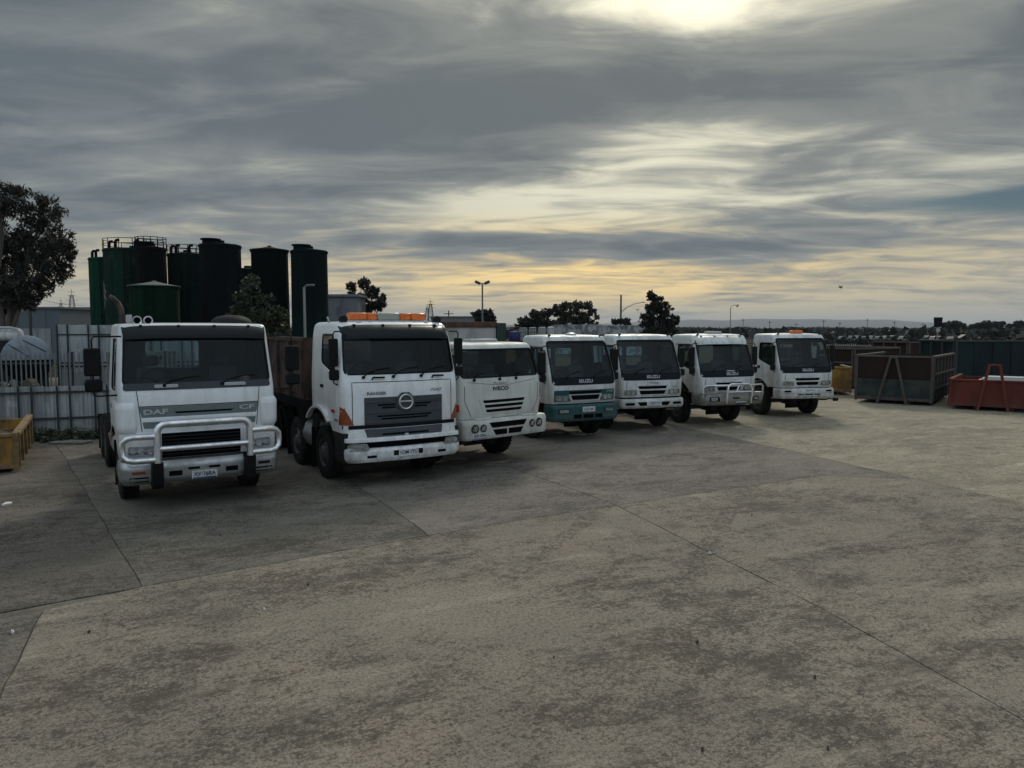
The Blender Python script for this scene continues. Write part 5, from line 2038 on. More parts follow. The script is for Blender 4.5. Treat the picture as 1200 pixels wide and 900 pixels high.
root = thing('tanker', 'white tanker barrel with a bent pipe rail behind the fence', 'tanker', (-20.85, 29.0, 0), R(8))
m = MB(); m.lathe([(.02, -2.6), (.2, -2.55), (.26, -2.45), (.26, 1.7), (.2, 1.8), (.02, 1.85)], (0, 0, 2.72), 'x', 28); m.build('barrel', white2, root)
m = MB(); m.tube([(-2, -.3, 3.00), (1.55, -.3, 3.00), (1.78, -.3, 2.95), (1.92, -.3, 2.80), (1.95, -.3, 2.5), (1.95, -.2, 2.0)], .055, 8); m.build('pipe_rail', badge_white, root)
for x in (-1.6, 1.2):
    m = MB(); m.box((x - .25, -.35, .5), (x + .25, .35, 2.47)); m.build('cradle', dusty_black, root)
for x in (-1.6, 1.2):
    for s in (-1, 1):
        wheel(root, x, s * .6, .48, .28, 1).rotation_euler = (0, 0, s * math.pi / 2)
# rubble heap and scrap cage behind palisade
rub = MB()
r0 = random.Random(9)
for k in range(170):
    x = r0.uniform(-2.9, 2.9)
    h = max(.1, 1.35 - abs(x) * .12) * r0.uniform(.2, 1)
    c = Vector((x, r0.uniform(-.7, .7), h))
    s = r0.uniform(.06, .2)
    rub.box(c - Vector((s, s * .7, s * .5)), c + Vector((s, s * .7, s * .5)), r0.randrange(2), Matrix.Rotation(r0.uniform(0, 3), 3, Vector((r0.random(), r0.random(), 1)).normalized()))
rub.box((-2.9, -.75, 0), (2.9, .75, .75), 1)
o = rub.build('rubble_heap', [mat('pale_rubble', (.24, .235, .22), .9), mat('brown_rubble', (.06, .052, .045), .95)], None, 0, 0)
o.location = (-15.2, 24.75 - 1.0, 0)
o.rotation_euler = (0, 0, R(12))
tag(o, 'heap of broken rubble behind the palisade fence', 'rubble', None, 'stuff')
root = thing('cabin', 'low drab storage box with a slotted top behind the palisade', 'storage box', (-13.1, 26.2, 0), R(8))
m = MB(); m.box((-1.0, 0, 0), (1.0, 1.1, 2.15)); m.build('wall', mat('drab_box', (.10, .105, .085), .7, var=(.15, .15, .13), vs=3, amt=.6, streak=4), root)
for k in range(5):
    m = MB(); m.box((.0 + .19 * k, -.02, 1.88), (.12 + .19 * k, .0, 2.02)); m.build('slot', voidblack, root)
m = MB(); m.box((-.4, .2, 2.15), (.0, .6, 2.38)); m.build('vent', dusty_black, root)

# weeds at the foot of the fence
wm = leaf_mat('weed_leaves', (.030, .042, .018), (.060, .070, .032))
for i, (px, dd, w, h) in enumerate(((44, .5, .55, .42), (62, .55, .45, .32), (86, .45, .6, .34), (104, .4, .4, .28), (72, .9, .4, .2))):
    x = (px - 600) / 880 * 20.0
    f = (x + 18.2) / 11.3
    yy = 18.0 + 4.4 * f - dd
    me = leaf_mesh('leaves', [(0, 0, h * .45, w, w * .5, h * .55), (w * .5, 0, h * .3, w * .5, w * .4, h * .4), (-w * .5, .05, h * .3, w * .5, w * .4, h * .4)], 420, .05, 60 + i, droop=-.4, aspect=.4)
    root = thing('weed', 'clump of green weeds at the foot of the grey sheet fence', 'weeds', (x, yy, 0), 0, 'weeds along the fence')
    obj('leaves', me, wm, root)
    st = MB()
    for k in range(6):
        a = k * 1.05
        st.tube([(0, 0, 0), (.5 * w * math.cos(a), .3 * w * math.sin(a), h * .8)], [.01, .004], 5)
    st.build('stems', bark, root)
o = MB()
o.prism(rounded([(-.5, -.2), (.45, -.25), (.55, .12), (-.35, .25)], .1), lambda u, v, d: (u, v, d), .0, .06)
q = o.build('flat_rubble', mat('pale_board', (.17, .165, .15), .9, var=(.09, .085, .07), vs=5, amt=.7), None, .02)
q.location = (-11.5, 19.4, .0)
tag(q, 'flat broken slab lying among the weeds by the fence', 'rubble')

# ------------------------------------------------------------------ tanks
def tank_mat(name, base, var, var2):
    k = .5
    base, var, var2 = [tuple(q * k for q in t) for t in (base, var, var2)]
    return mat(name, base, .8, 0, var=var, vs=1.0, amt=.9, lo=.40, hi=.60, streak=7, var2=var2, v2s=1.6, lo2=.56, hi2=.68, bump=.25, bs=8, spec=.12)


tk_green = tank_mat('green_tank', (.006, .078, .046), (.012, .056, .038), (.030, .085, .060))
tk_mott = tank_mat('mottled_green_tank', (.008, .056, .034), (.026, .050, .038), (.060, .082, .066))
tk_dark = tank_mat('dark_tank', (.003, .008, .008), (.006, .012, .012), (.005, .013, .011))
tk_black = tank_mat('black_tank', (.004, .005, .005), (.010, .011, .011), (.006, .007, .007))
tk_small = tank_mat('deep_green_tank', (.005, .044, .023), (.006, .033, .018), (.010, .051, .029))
roofm = mat('pale_tank_roof', (.10, .115, .105), .6, var=(.05, .06, .055), vs=2, amt=.7)


def silo(label, xl, xr, ytop, depth, m, roof='flat', rail=None, taper=.0, extra=None, rm=None):
    k = depth / F
    c = ((xl + xr) / 2 - 600) * k
    r = (xr - xl) / 2 * k
    h = CAM_H + (HOR - ytop) * k
    root = thing('silo', label, 'tank', (c, depth + r, -.12), 0, 'cluster of dark tanks')
    h += .12
    b = MB()
    prof = [(r * (1 + taper), 0)]
    nb = max(int(h / 1.6), 2)
    for i in range(1, nb):
        z = h * i / nb
        rr = r * (1 + taper * (1 - i / nb))
        prof += [(rr, z - .03), (rr + .018, z - .02), (rr + .018, z + .02), (rr, z + .03)]
    prof += [(r, h - .12), (r + .05, h - .10), (r + .05, h)]
    b.lathe(prof, n=48)
    b.build('shell', m, root, sharp=30)
    t = MB()
    if roof == 'cone':
        t.lathe([(r + .09, h + .002), (r + .09, h + .04), (r * .5, h + .04 + r * .10), (.12, h + .04 + r * .19), (.1, h + .10 + r * .19), (.01, h + .10 + r * .19)], n=40)
    else:
        t.lathe([(r + .03, h + .002), (r, h + .05), (r * .5, h + .12), (.25, h + .16), (.24, h + .30), (.01, h + .31)], n=40)
    t.build('roof', rm or m, root, sharp=30)
    if extra == 'hatch':
        q = MB(); q.lathe([(.45, h), (.45, h + .28), (.55, h + .30), (.55, h + .36), (.01, h + .38)], (-r * .35, -r * .3, 0), n=20); q.build('hatch', m, root)
    if extra == 'pipes':
        for a in (200, 250, 300):
            q = MB()
            x, y = r * .8 * math.cos(R(a)), r * .8 * math.sin(R(a))
            q.tube([(x, y, h), (x, y, h + .42), (x + .08, y, h + .52), (x + .22, y, h + .52)], .09, 10); q.build('vent_pipe', tk_black, root)
    lad = MB()
    la = R(285)
    for s in (-.2, .2):
        q = Vector(((r * (1 + taper) + .14) * math.cos(la) - s * math.sin(la), (r * (1 + taper) + .14) * math.sin(la) + s * math.cos(la), 0))
        lad.tube([q, q + Vector((0, 0, h - .1))], .025, 6)
    for z in np.arange(.4, h, .35):
        p0 = Vector(((r * (1 + taper) + .14) * math.cos(la), (r * (1 + taper) + .14) * math.sin(la), z))
        t0 = Vector((-math.sin(la), math.cos(la), 0)) * .2
        lad.tube([p0 - t0, p0 + t0], .016, 5)
    lad.build('ladder', tk_dark, root)
    for sa in (215, 250, 325):
        sm_ = MB()
        q = Vector((math.cos(R(sa)), math.sin(R(sa)), 0))
        sm_.bar(q * (r * (1 + taper) + .012), q * (r + .012) + Vector((0, 0, h - .1)), .05, .02, up=tuple(q))
        sm_.build('weld_seam', m, root)
    if rail:
        n = 14
        rr = r + .02
        pm = MB(); pm.tube([(0, 0, 0), (0, 0, rail)], .022, 6)
        me = pm.mesh('rail_post'); me.materials.append(tk_black)
        for i in range(n):
            a = 2 * math.pi * i / n + .2
            o = obj('rail_post', me, None, root)
            o.location = (rr * math.cos(a), rr * math.sin(a), h)
        for z in (rail, rail * .52):
            q = MB(); q.tube([(rr * math.cos(2 * math.pi * i / 42), rr * math.sin(2 * math.pi * i / 42), h + z) for i in range(43)], .020, 5, caps=False); q.build('hand_rail', tk_black, root)
    return root, r, h


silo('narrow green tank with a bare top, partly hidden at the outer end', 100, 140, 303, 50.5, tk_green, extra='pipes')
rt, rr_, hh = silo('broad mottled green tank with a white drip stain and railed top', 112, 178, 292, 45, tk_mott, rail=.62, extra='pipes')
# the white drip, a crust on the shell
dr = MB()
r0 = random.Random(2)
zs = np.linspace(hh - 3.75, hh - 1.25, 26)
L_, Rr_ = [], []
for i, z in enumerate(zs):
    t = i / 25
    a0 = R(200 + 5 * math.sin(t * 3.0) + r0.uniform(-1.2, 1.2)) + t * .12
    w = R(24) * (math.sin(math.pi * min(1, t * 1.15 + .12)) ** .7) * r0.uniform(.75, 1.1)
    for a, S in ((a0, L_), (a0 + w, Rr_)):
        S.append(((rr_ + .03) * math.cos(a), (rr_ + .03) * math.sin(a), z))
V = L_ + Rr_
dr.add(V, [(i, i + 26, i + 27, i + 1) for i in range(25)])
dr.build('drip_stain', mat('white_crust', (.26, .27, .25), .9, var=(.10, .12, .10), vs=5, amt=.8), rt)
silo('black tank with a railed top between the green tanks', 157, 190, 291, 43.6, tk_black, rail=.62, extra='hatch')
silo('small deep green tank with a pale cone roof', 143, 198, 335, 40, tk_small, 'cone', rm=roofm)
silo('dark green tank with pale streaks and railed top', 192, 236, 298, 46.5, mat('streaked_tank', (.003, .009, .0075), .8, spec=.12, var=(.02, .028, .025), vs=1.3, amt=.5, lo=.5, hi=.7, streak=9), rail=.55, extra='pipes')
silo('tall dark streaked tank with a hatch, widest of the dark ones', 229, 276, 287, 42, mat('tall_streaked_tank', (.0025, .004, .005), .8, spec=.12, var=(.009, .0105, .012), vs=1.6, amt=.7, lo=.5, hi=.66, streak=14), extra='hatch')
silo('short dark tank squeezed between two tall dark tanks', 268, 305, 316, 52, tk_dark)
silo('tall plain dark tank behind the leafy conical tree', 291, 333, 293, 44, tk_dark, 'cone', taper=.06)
silo('tall dark tank beside the pale lamp post', 338, 380, 294, 43, mat('plain_dark_tank', (.003, .008, .008), .8, spec=.12, var=(.005, .012, .011), vs=1.0, amt=.8, streak=5, grime=((.005, .030, .024), 4.6, 3.2)), extra='hatch', taper=.04)

# ------------------------------------------------------------------ buildings
def shed(name, label, px0, px1, ytop, depth, m, d=12, roof=None, doors=0, windows_=0, ribs=True, roof_h=.0):
    k = depth / F
    x0, x1 = (px0 - 600) * k, (px1 - 600) * k
    h = CAM_H + (HOR - ytop) * k + .12
    root = thing(name, label, 'building', ((x0 + x1) / 2, depth, -.12), 0)
    w = (x1 - x0) / 2
    b = MB(); b.box((-w, 0, 0), (w, d, h)); b.build('wall', m, root)
    r = MB()
    if roof_h:
        r.prism([(-w - .3, h), (w + .3, h), (0, h + roof_h)], lambda u, v, e: (u, e, v), -.3, d + .3)
    else:
        r.box((-w - .15, -.15, h + .002), (w + .15, d + .15, h + .18))
    r.build('roof', roof or m, root)
    if ribs:
        n = int(2 * w / 1.2)
        for i in range(1, n):
            q = MB(); q.box((-w + 2 * w * i / n - .03, -.05, .1), (-w + 2 * w * i / n + .03, -.003, h - .05)); q.build('rib', m, root)
    for i in range(doors):
        x = -w + 2 * w * (i + .5) / doors
        q = MB(); q.box((x - 1.8, -.06, .05), (x + 1.8, -.008, h * .62)); q.build('roller_door', zincd, root)
    for i in range(windows_):
        x = -w + 2 * w * (i + .5) / windows_
        q = MB(); q.box((x - .7, -.05, h * .48), (x + .7, -.004, h * .72)); f = q.build('window', railm, root)
        q = MB(); q.box((x - .62, -.07, h * .50), (x + .62, -.052, h * .70)); q.build('pane', mat('dark_pane', (.02, .03, .04), .15), f)
    return root


slate = mat('slate_cladding', (.085, .10, .115), .6, var=(.11, .125, .14), vs=.6, amt=.6, streak=4)
shed('warehouse', 'low slate grey warehouse behind the gum tree', -60, 72, 362, 72, slate, 14, doors=2)
shed('warehouse', 'tan fronted warehouse with dark windows beside the green tanks', 70, 128, 362, 84, mat('tan_cladding', (.17, .15, .11), .7), 12, windows_=5, roof=slate, ribs=False)
shed('plant_room', 'plain stained grey block building beside the tall tank', 381, 420, 348, 56, mat('grey_block', (.145, .16, .17), .7, var=(.095, .10, .108), vs=.8, amt=.9, lo=.48, hi=.6), 3, ribs=False)
shed('far_shed', 'long low grey roofed shed beyond the rusty top bin', 505, 562, 372, 118, mat('shed_grey', (.15, .155, .15), .7), 10, windows_=4)
pale_b = mat('pale_far_wall', (.16, .16, .15), .8)
for i, (a, b_, yt, dp) in enumerate(((1036, 1050, 390.0, 330), (893, 905, 389.5, 420), (958, 969, 388.6, 470), (1006, 1013, 388.6, 520))):
    shed('far_house', ['long pale', 'small pale', 'square pale', 'tiny pale'][i] + ' house out on the plain', a, b_, yt, dp, pale_b, 8, slate, 0, 2, False, 1.2)

# rusty-topped white body, drums and containers beyond the trucks
rustm = mat('rust', (.105, .048, .026), .85, var=(.05, .028, .02), vs=3, amt=.8, bump=.3)
bodyw = mat('dirty_white_body', (.40, .40, .38), .6, var=(.23, .22, .19), vs=1.5, amt=.7, streak=3)
root = thing('bin_body', 'white tipping bin with a rusty top rail standing behind the cream truck', 'bin', (-1.85, 28.5, 0), R(3))
m = MB(); m.box((-1.75, 0, 2.45), (1.25, 2.2, 3.02)); m.build('side', bodyw, root, .02)
m = MB(); m.box((-1.85, -.06, 3.02), (1.28, 2.26, 3.22)); m.build('top_rail', rustm, root, .015)
m = MB(); m.box((1.27, -.12, 0), (1.62, 2.3, 3.18)); m.build('end_post', mat('dark_green_steel', (.010, .030, .022), .6), root, .02)
for x in (-1.45, -.35):
    m = MB(); m.prism([(x - .3, 2.05), (x + .3, 2.05), (x + .2, 2.45), (x - .2, 2.45)], lambda u, v, d: (u, d, v), .0, .5); m.build('support', bodyw, root)
m = MB(); m.box((-1.75, .1, 0), (1.25, 2.2, 2.04)); m.build('lower_body', dusty_black, root)
m = MB(); m.box((.1, .02, 2.0), (1.24, .5, 2.40)); m.build('green_panel', mat('dark_green_steel', (0, 0, 0)), root)

root = thing('drum', 'bright blue plastic drum beyond the cream truck', 'drum', (0.16, 46.0, 0), 0)
m = MB(); m.lathe([(.34, 2.22), (.36, 2.26), (.36, 2.70), (.33, 2.76), (.1, 2.78)], n=24); m.build('body', mat('blue_plastic', (.008, .012, .085), .6), root)
m = MB(); m.lathe([(.05, 2.77), (.05, 2.82), (.01, 2.82)], (.15, -.05, 0), n=12); m.build('cap', black, root)
m = MB(); m.box((-.5, -.4, 0), (.5, .6, 2.22)); m.build('stand', dusty_black, root)
for i, (a, b_) in enumerate(((608, 618.5), (619.5, 629), (631, 640), (641.5, 649.5))):
    k = 66 / F
    root = thing('water_crate', ['dull caged plastic tank right beside the blue drum', 'dull caged plastic tank, second from the blue drum', 'dull caged plastic tank, third from the blue drum', 'white caged plastic tank beside the graffiti covered container'][i], 'tank', (((a + b_) / 2 - 600) * k, 66, 0), 0, 'caged tanks in a row')
    w = (b_ - a) / 2 * k
    m = MB(); m.box((-w + .04, .04, .1), (w - .04, .9, 3.0 + .03 * i)); m.build('tank', [mat('dull_plastic', (.32, .32, .31), .6), white2][i == 3], root, .08)
    m = MB()
    for z in np.linspace(.2, 2.95, 9):
        m.box((-w, 0, z - .012), (w, .024, z + .012))
    for x in np.linspace(-w, w, 5):
        m.box((x - .012, -.001, 0), (x + .012, .023, 3.0))
    m.build('cage', dusty_black if i < 2 else alloy, root)
cont = mat('graffiti_container', (.36, .37, .36), .6, var=(.12, .125, .13), vs=1.1, amt=.85, lo=.46, hi=.54, var2=(.40, .40, .39), v2s=1.7)
for i, (a, b_, dp, lab) in enumerate(((650, 704, 88, 'pale graffiti covered shipping container beside the caged tanks'), (703, 757, 84, 'graffiti covered shipping container beside the tall dense tree'))):
    k = dp / F
    w = (b_ - a) / 2 * k
    root = thing('shipping_container', lab, 'container', (((a + b_) / 2 - 600) * k, dp, -.1), 0)
    h = 3.45 - .1 * i
    m = MB()
    n = 36
    pts = []
    for j in range(n + 1):
        pts.append((-w + 2 * w * j / n, .0 if (j // 2) % 2 else .07))
    V = [(x, y, .15) for x, y in pts] + [(x, y, h - .12) for x, y in pts]
    m.add(V, [(j, j + 1, n + 2 + j, n + 1 + j) for j in range(n)])
    m.build('side_sheet', cont, root, 0, 0)
    m = MB(); m.box((-w, .09, .1), (w, 2.4, h)); m.build('shell', cont, root)
    m = MB()
    for z in (.08, h - .06):
        m.box((-w - .02, -.02, z - .07), (w + .02, .10, z + .07))
    for x in (-w, w):
        m.box((x - .06, -.025, .1), (x + .06, .08, h))
    m.build('frame', cont, root)

# ------------------------------------------------------------------ poles, lamps, pylons
polem = mat('pole_grey', (.16, .165, .165), .6, .3)
poled = mat('pole_dark', (.05, .045, .04), .8)


def pole_thing(name, label, cat, px, depth, ytop, r, m=polem):
    k = depth / F
    root = thing(name, label, cat, ((px - 600) * k, depth, -.1), 0)
    h = CAM_H + (HOR - ytop) * k + .1
    b = MB(); b.tube([(0, 0, 0), (0, 0, h * .5), (0, 0, h)], [r * 1.3, r * 1.1, r], 10); b.build('post', m, root)
    return root, h, k


root, h, k = pole_thing('street_lamp', 'pale lamp post standing against the tall dark tank', 'lamp', 358, 34, 337, .055, mat('pale_post', (.26, .27, .26), .5, .2))
m = MB(); m.tube([(0, 0, h - .05), (.05, 0, h + .05), (.22, 0, h + .08)], .035, 8); m.build('arm', polem, root)
m = MB(); m.box((.12, -.1, h + .05), (.46, .1, h + .13)); m.build('lamp_head', polem, root, .03)
root, h, k = pole_thing('floodlight_pole', 'tall floodlight pole with two angled lamp heads', 'lamp', 565.5, 80, 333, .09)
m = MB(); m.tube([(-.45, 0, h + .02), (.45, 0, h + .02)], .04, 8); m.build('cross_arm', poled, root)
for s in (-1, 1):
    m = MB(); m.box((s * .5 - .30, -.15, h - .02), (s * .5 + .30, .15, h + .26), rot=Matrix.Rotation(R(s * -24), 3, 'Y')); m.build('lamp_head', poled, root, .03)
root, h, k = pole_thing('power_pole', 'dark timber power pole with a curved street light arm', 'pole', 727, 132, 346, .15, poled)
m = MB(); m.tube([(0, 0, h - 2.9), (1.0, 0, h - 2.2), (2.2, 0, h - 1.6), (3.9, 0, h - 1.25)], .05, 8); m.build('arm', poled, root)
m = MB(); m.tube([(0, 0, h - 3.2), (1.0, 0, h - 2.25)], .03, 6); m.build('brace', poled, root)
m = MB(); m.box((3.6, -.12, h - 1.34), (4.2, .12, h - 1.2)); m.build('lamp_head', polem, root, .03)
root, h, k = pole_thing('street_lamp', 'slim street lamp with a short curved arm out on the road', 'lamp', 855, 122, 361, .06)
m = MB(); m.tube([(0, 0, h - .05), (.1, 0, h + .25), (.4, 0, h + .42), (.9, 0, h + .45)], .04, 8); m.build('arm', polem, root)
m = MB(); m.box((.75, -.1, h + .40), (1.3, .1, h + .50)); m.build('lamp_head', poled, root, .03)
root, h, k = pole_thing('street_sign', 'back of a dark square sign with a round disc below', 'sign', 1097.5, 62, 383, .05, mat('pale_post', (0, 0, 0)))
m = MB(); m.prism([(-.36, h + .78), (.36, h + .78), (.30, h - .02), (-.30, h - .02)], lambda u, v, d: (u, d, v), -.05, .02); m.build('board', badge_dark, root)
m = MB(); m.lathe([(.16, -.10), (.17, -.08), (.17, -.06), (.02, -.055)], (0, 0, h - .28), 'y', 18); m.build('disc', bodyw, root)
root, h, k = pole_thing('utility_pole', 'short dark utility pole beside the far shed roof', 'pole', 526, 125, 364, .10, poled)
m = MB(); m.box((-.8, -.06, h - .6), (.8, .06, h - .48)); m.build('cross_arm', poled, root)
root, h, k = pole_thing('utility_pole', 'thin pole in front of the slate grey warehouse', 'pole', 37.5, 40, 340, .07, poled)
for i, px in enumerate((870, 898, 926, 955, 983, 1012, 1041, 1071)):
    root, h, k = pole_thing('utility_pole', 'slim far power pole in the line crossing the plain', 'pole', px + (i * 5 % 4) * 3.0, 420, 373.5 + (i * 7 % 5) * 1.3, .13, poled)
    root['group'] = 'far line of power poles'
    m = MB(); m.box((-1.1, -.1, h - .9), (1.1, .1, h - .65)); m.build('cross_arm', poled, root)


def pylon(label, px, ytop, depth, wd):
    k = depth / F
    h = CAM_H + (HOR - ytop) * k
    root = thing('pylon', label, 'pylon', ((px - 600) * k, depth, -.1), .3, 'far lattice pylons')
    m = MB()
    w0, w1 = wd * .5, wd * .12
    lv = 7
    for i in range(lv):
        za, zb = h * .86 * i / lv, h * .86 * (i + 1) / lv
        wa, wb = w0 + (w1 - w0) * i / lv, w0 + (w1 - w0) * (i + 1) / lv
        ca = [(s * wa, t * wa, za) for s, t in ((-1, -1), (1, -1), (1, 1), (-1, 1))]
        cb = [(s * wb, t * wb, zb) for s, t in ((-1, -1), (1, -1), (1, 1), (-1, 1))]
        for j in range(4):
            m.bar(ca[j], cb[j], .28, .28)
            m.bar(ca[j], cb[(j + 1) % 4], .16, .16)
            m.bar(ca[(j + 1) % 4], cb[j], .16, .16)
            m.bar(cb[j], cb[(j + 1) % 4], .16, .16)
    m.bar((0, 0, h * .85), (0, 0, h), .3, .3)
    m.build('lattice', poled, root)
    for z, L in ((.74, .55), (.84, .42), (.93, .30)):
        q = MB(); q.bar((-wd * L, 0, h * z), (wd * L, 0, h * z), .25, .3); q.build('cross_arm', poled, root)


pylon('taller lattice pylon beyond the light bar truck', 505, 351, 620, 7)
pylon('shorter lattice pylon beyond the light bar truck', 501, 357, 760, 6)
pylon('taller lattice pylon beyond the tan warehouse', 87, 339, 640, 8)
pylon('shorter lattice pylon beyond the slate warehouse', 74, 350, 900, 7)
wr = MB()
pw = lambda px, py, d: at_depth(px, py, d)
wr.tube([pw(38, 349, 40), pw(70, 356, 55), pw(100, 358.5, 80)], .012, 5)
tag(wr.build('overhead_wire', poled), 'thin overhead wire running past the gum tree', 'wire')


# birds
def bird(label, px, py, depth, span, flap):
    p = at_depth(px, py, depth)
    b = MB()
    w = span / 2
    V, Fc = [], []
    body = [(.03, -.18), (.06, -.08), (.07, .02), (.045, .12), (.015, .2)]
    b.lathe([(r, y) for r, y in body], (0, 0, 0), 'y', 8)
    for s in (-1, 1):
        L = [(0, .06, .02), (s * w * .5, .08, .02 + flap), (s * w, .0, .02 + flap * .55)]
        T = [(0, -.06, .02), (s * w * .5, -.06, .015 + flap), (s * w, -.04, .015 + flap * .55)]
        b.add(L + T, [(0, 1, 4, 3), (1, 2, 5, 4)])
    o = b.build('bird', mat('grey_feathers', (.09, .09, .09), .9), None, 0, 0)
    o.location = p
    o.rotation_euler = (R(15), 0, R(40))
    tag(o, label, 'bird', 'birds in the air')


bird('grey gull gliding with arched wings in the open sky', 985, 337, 72, 1.1, .16)
bird('small dark bird flying beside the power pole arm', 747, 363.5, 110, 1.3, .2)
bird('dark bird lifting off the slim street lamp', 864, 359.5, 122, 1.3, .3)

# ------------------------------------------------------------------ skips
def skip(label, loc, rz, W, L, H, mats, ribs=6, aframe=1.0, aw=.34, band=None, z0=.16, mids=2, frontribs=0, name='skip_bin', apex=.15):
    """open hook-lift bin: front wall at y=0; mats = (lower, upper, rail)"""
    lo, up_, rl = mats
    root = thing(name, label, 'skip bin', loc, rz, 'steel skip bins in the yard')
    w = W / 2
    m = MB(); m.box((-w + .04, .04, z0), (w - .04, L - .04, z0 + .06)); m.build('floor', rl, root)
    for s in (-.55, .55):
        m = MB(); m.box((s - .06, .1, 0.0), (s + .06, L - .1, z0 - .002)); m.build('runner', rl, root)
    zb = band if band else H

    def wall(name, a, b, za, zb_, mt):
        m = MB(); m.box((min(a[0], b[0]), min(a[1], b[1]), za), (max(a[0], b[0]), max(a[1], b[1]), zb_)); return m.build(name, mt, root, .006)
    for za, ze, mt in (((z0, zb, lo), (zb + .002, H, up_)) if band else ((z0, H, lo),)):
        wall('front_wall', (-w, 0), (w, .05), za, ze, mt)
        wall('rear_door', (-w, L - .05), (w, L), za, ze, mt)
        for s in (-1, 1):
            wall('side_wall', (s * w, .052), (s * (w - .05), L - .052), za, ze, mt)
    for s in (-1, 1):
        for k in range(ribs):
            y = .08 + (L - .16) * k / (ribs - 1)
            m = MB(); m.box((s * (w + .002), y - .05, z0), (s * (w + .075), y + .05, H - .01)); m.build('rib', rl, root, .008)
        m = MB(); m.box((s * (w - .06), .0, H + .002), (s * (w + .085), L, H + .09)); m.build('top_rail', rl, root, .012)
        for j in range(mids):
            z = z0 + (H - z0) * (j + 1) / (mids + 1) - .05
            m = MB(); m.box((s * (w + .076), .02, z - .045), (s * (w + .105), L - .02, z + .045)); m.build('side_rail', rl, root, .008)
        m = MB(); m.box((s * w - .05, -.045, z0 - .06), (s * w + .05, -.002, H + .09)); m.build('corner_post', rl, root, .008)
    m = MB(); m.box((-w, -.035, H + .002), (w, .07, H + .075)); m.build('front_rail', rl, root, .01)
    m = MB(); m.box((-w, -.05, z0 - .02), (w, -.002, z0 + .10)); m.build('sill', rl, root, .01)
    for k in range(frontribs):
        x = -w + W * (k + 1) / (frontribs + 1)
        m = MB(); m.box((x - .04, -.03, z0 + .1), (x + .04, -.002, H)); m.build('front_rib', lo, root, .006)
    if aframe:
        top = H + aframe
        for s in (-1, 1):
            m = MB(); m.bar((s * aw, -.20, .03), (s * apex, -.10, top), .09, .09, up=(0, 1, 0)); m.build('hook_leg', rl, root, .01)
        m = MB(); m.tube([(-apex - .02, -.10, top - .04), (apex + .02, -.10, top - .04)], .04, 10); m.build('hook_bar', rl, root)
    return root


rust_grey = mat('rusted_grey_rail', (.060, .055, .048), .75, var=(.07, .045, .032), vs=4, amt=.8, bump=.3)
rust_dark = mat('dark_rust_panel', (.022, .013, .011), .85, spec=.2, var=(.045, .022, .014), vs=2, amt=.7, lo=.5, hi=.68, streak=2, bump=.3)
teal_old = mat('old_teal_panel', (.045, .054, .049), .75, spec=.2, var=(.020, .029, .028), vs=1.6, amt=.8, var2=(.045, .03, .022), v2s=3.5, lo2=.58, hi2=.66, bump=.25)
redbin = mat('red_bin', (.130, .030, .020), .65, spec=.2, var=(.085, .022, .018), vs=1.6, amt=.8, streak=3, grime=((.10, .07, .055), .5, .1))
yellow = mat('yellow_bin', (.30, .155, .018), .65, var=(.12, .065, .022), vs=2.4, amt=.8, streak=3, var2=(.07, .035, .02), v2s=5, lo2=.60, hi2=.70, bump=.2)
yellow_rail = mat('rusty_yellow_rail', (.20, .13, .055), .75, var=(.10, .06, .035), vs=4, amt=.8)
navy = mat('navy_bin', (.006, .010, .013), .7, spec=.2, var=(.012, .030, .028), vs=.9, amt=.8, streak=3)
navyr = mat('navy_rail', (.016, .026, .028), .6, var=(.035, .038, .036), vs=3, amt=.6)


def corner_loc(px, py, th, W):
    """front-right corner on the ground at a pixel -> centre of the front"""
    p = ground_at(px, py)
    return (p.x - math.cos(R(th)) * W / 2, p.y - math.sin(R(th)) * W / 2, 0)


skip('large skip with a dark rusty upper half and faded teal lower half', corner_loc(1091, 476, -38, 2.7), R(-38), 2.7, 4.9, 1.83,
     (teal_old, rust_dark, rust_grey), 7, .04, .52, .97, apex=.09)
p = ground_at(1113, 479)
skip('low red skip with a tall hook frame and white boards inside', (p.x + math.cos(R(-36)) * 1.35, p.y + math.sin(R(-36)) * 1.35, 0), R(-36), 2.7, 3.7, 1.04,
     (redbin, redbin, redbin), 5, .66, .46, None, mids=0)
bo = thing('board', 'stack of white plaster boards lying in the red skip', 'board', (p.x + 1.95, p.y + .10, .985), R(-36))
for k in range(3):
    m = MB(); m.box((-.75 + .1 * k, -.1 + .12 * k, .0 + .06 * k), (.95 - .15 * k, .8 + .1 * k, .055 + .06 * k)); m.build('sheet', mat('plaster_board', (.42, .42, .40), .8), bo, .004)
p2 = at_depth(1116, 402, 34.0)
skip('tall navy green bin behind the red skip', (p2.x + 2.9, 34.3, 0), R(8), 5.6, 2.4, 2.35, (navy, navy, navyr), 4, 0, .4, None, mids=1, frontribs=5)
skip('long dark rusty bin behind the faded teal skip', (18.3, 37.6, 0), R(30), 3.6, 6.5, 1.92, (rust_dark, rust_dark, rust_grey), 6, 0, .4, None, frontribs=2)
skip('second long rusty bin with its end beyond the navy bin', (24.5, 42.4, 0), R(24), 6.0, 2.4, 2.15, (rust_dark, rust_dark, rust_grey), 4, 0, .4, None, frontribs=4)
skip('small yellow skip beside the beacon truck', (14.05, 33.6, 0), R(-14), 2.1, 2.4, 1.17, (yellow, yellow, yellow_rail), 4, 0, .3, None, mids=0)
th = 29
pc = ground_at(20, 553)
ly = skip('rusty yellow skip in front of the low grey sheet fence', (pc.x - math.cos(R(th)) * 1.2, pc.y - math.sin(R(th)) * 1.2, 0), R(th), 2.4, 3.7, .74,
          (yellow, yellow, yellow_rail), 5, 0, .4, None, z0=.1, mids=0)
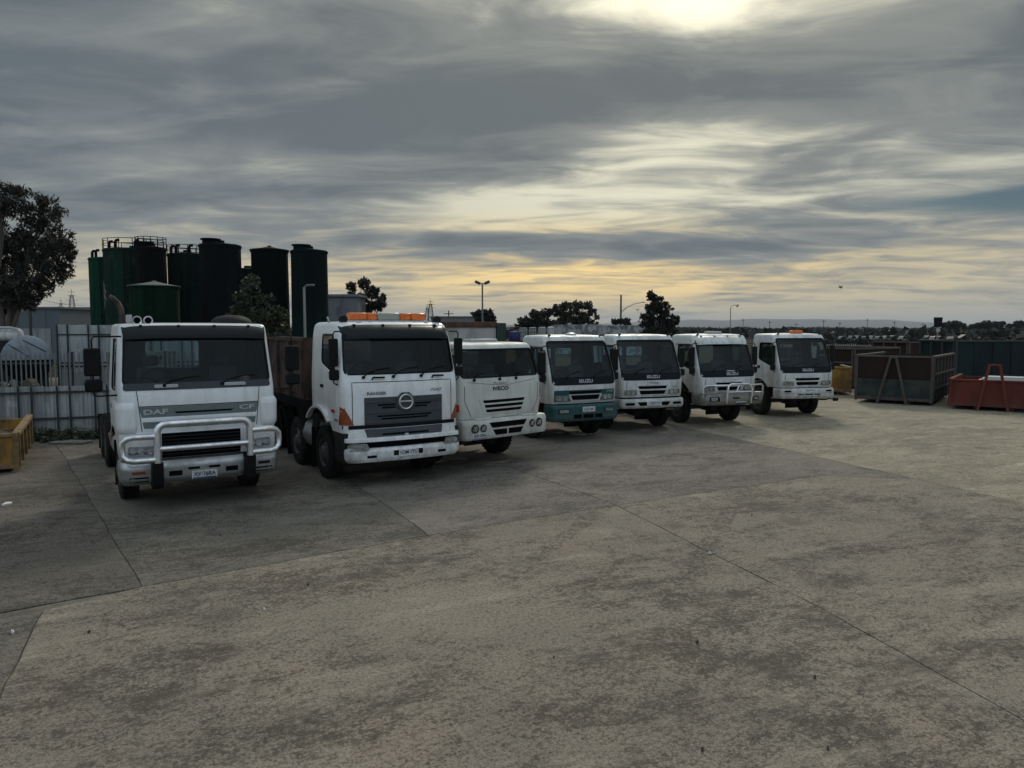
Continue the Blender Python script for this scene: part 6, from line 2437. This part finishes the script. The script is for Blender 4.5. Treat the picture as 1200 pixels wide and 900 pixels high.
soil = mat('brown_spoil', (.030, .021, .015), .95, var=(.055, .042, .030), vs=5, amt=.8, bump=.8, bs=25)
def load_heap(label, root, W, L, z, seed):
    n, mm_ = 12, 16
    V = [(-W / 2 + W * i / n, .07 + (L - .14) * j / mm_, z + .10 * mnoise.noise((i * .5, j * .5, seed)) + .05 * mnoise.noise((i * 1.7, j * 1.7, seed))) for j in range(mm_ + 1) for i in range(n + 1)]
    Fh = [(j * (n + 1) + i, j * (n + 1) + i + 1, (j + 1) * (n + 1) + i + 1, (j + 1) * (n + 1) + i) for j in range(mm_) for i in range(n)]
    k = len(V)
    V += [(x, y, .165) for x, y in ((-W / 2, .07), (W / 2, .07), (W / 2, L - .07), (-W / 2, L - .07))]
    Fh += [(k, k + 1, k + 2, k + 3)]
    o = MB().add(V, Fh).build('spoil_load', soil, None, 0, 60)
    o.location, o.rotation_euler = root.location, root.rotation_euler
    tag(o, label, 'spoil', None, 'stuff')


load_heap('brown spoil filling the rusty yellow skip', ly, 2.24, 3.7, .48, 4)
# parked cars far across the plain
carcols = [(.17, .17, .165), (.09, .095, .10), (.20, .20, .19), (.05, .052, .056)]
for i, px in enumerate((990, 998, 1006, 1015, 1024, 1032, 1041, 1050, 1058, 1088, 1096, 1103)):
    dp = 146 + (i * 7 % 5) * 3.0
    px += (i * 13 % 7) * .55 - 1.6
    k = dp / F
    root = thing('parked_car', 'tiny pale car parked in the far row across the plain', 'car', ((px - 600) * k, dp, -.12), 0, 'far row of parked cars')
    cm = mat('far_car_%d' % (i % 4), carcols[i % 4], .3, coat=.4)
    m = MB(); m.prism(rounded([(-.62, .25), (.62, .25), (.62, .80), (.48, .92), (.38, 1.42), (-.30, 1.45), (-.55, .92), (-.62, .85)], .1), lambda u, v, d: (u, d, v), 0, 1.7); m.build('body', cm, root)
    m = MB(); m.prism([(-.42, .95), (.42, .95), (.32, 1.36), (-.26, 1.38)], lambda u, v, d: (u, d, v), -.01, 1.71); m.build('windows', badge_dark, root)
    for s in (-.4, .4):
        m = MB(); m.lathe([(.28, -.02), (.3, 0), (.3, 1.68), (.28, 1.72)], (s, 0, .3), 'y', 12); m.build('wheel', rubber, root)

hc = [(x, 139 + .6 * math.sin(x * .9), .35, 1.6, .7, .80 + .2 * math.sin(x * 1.7)) for x in np.arange(52, 92, 1.7)]
tag(obj('hedge', leaf_mesh('hedge', hc, 5200, .22, 77, aspect=.7), leaf_dark), 'low dark hedge in front of the far row of cars', 'hedge', None, 'stuff')

# ------------------------------------------------------------------ haze
HAZE = 9e-5
hz = MB(); hz.box((-11500, -1500, -1.2), (11500, 11500, 160))
ho = hz.build('haze', None, None, 0, 0)
hm = bpy.data.materials.new('haze_air')
hm.use_nodes = True
hm.node_tree.nodes.clear()
o_ = hm.node_tree.nodes.new('ShaderNodeOutputMaterial')
pv = hm.node_tree.nodes.new('ShaderNodeVolumePrincipled')
pv.inputs['Color'].default_value = (.80, .88, 1.0, 1)
pv.inputs['Density'].default_value = HAZE
hm.node_tree.links.new(pv.outputs[0], o_.inputs['Volume'])
ho.data.materials.append(hm)
tag(ho, kind='stuff')
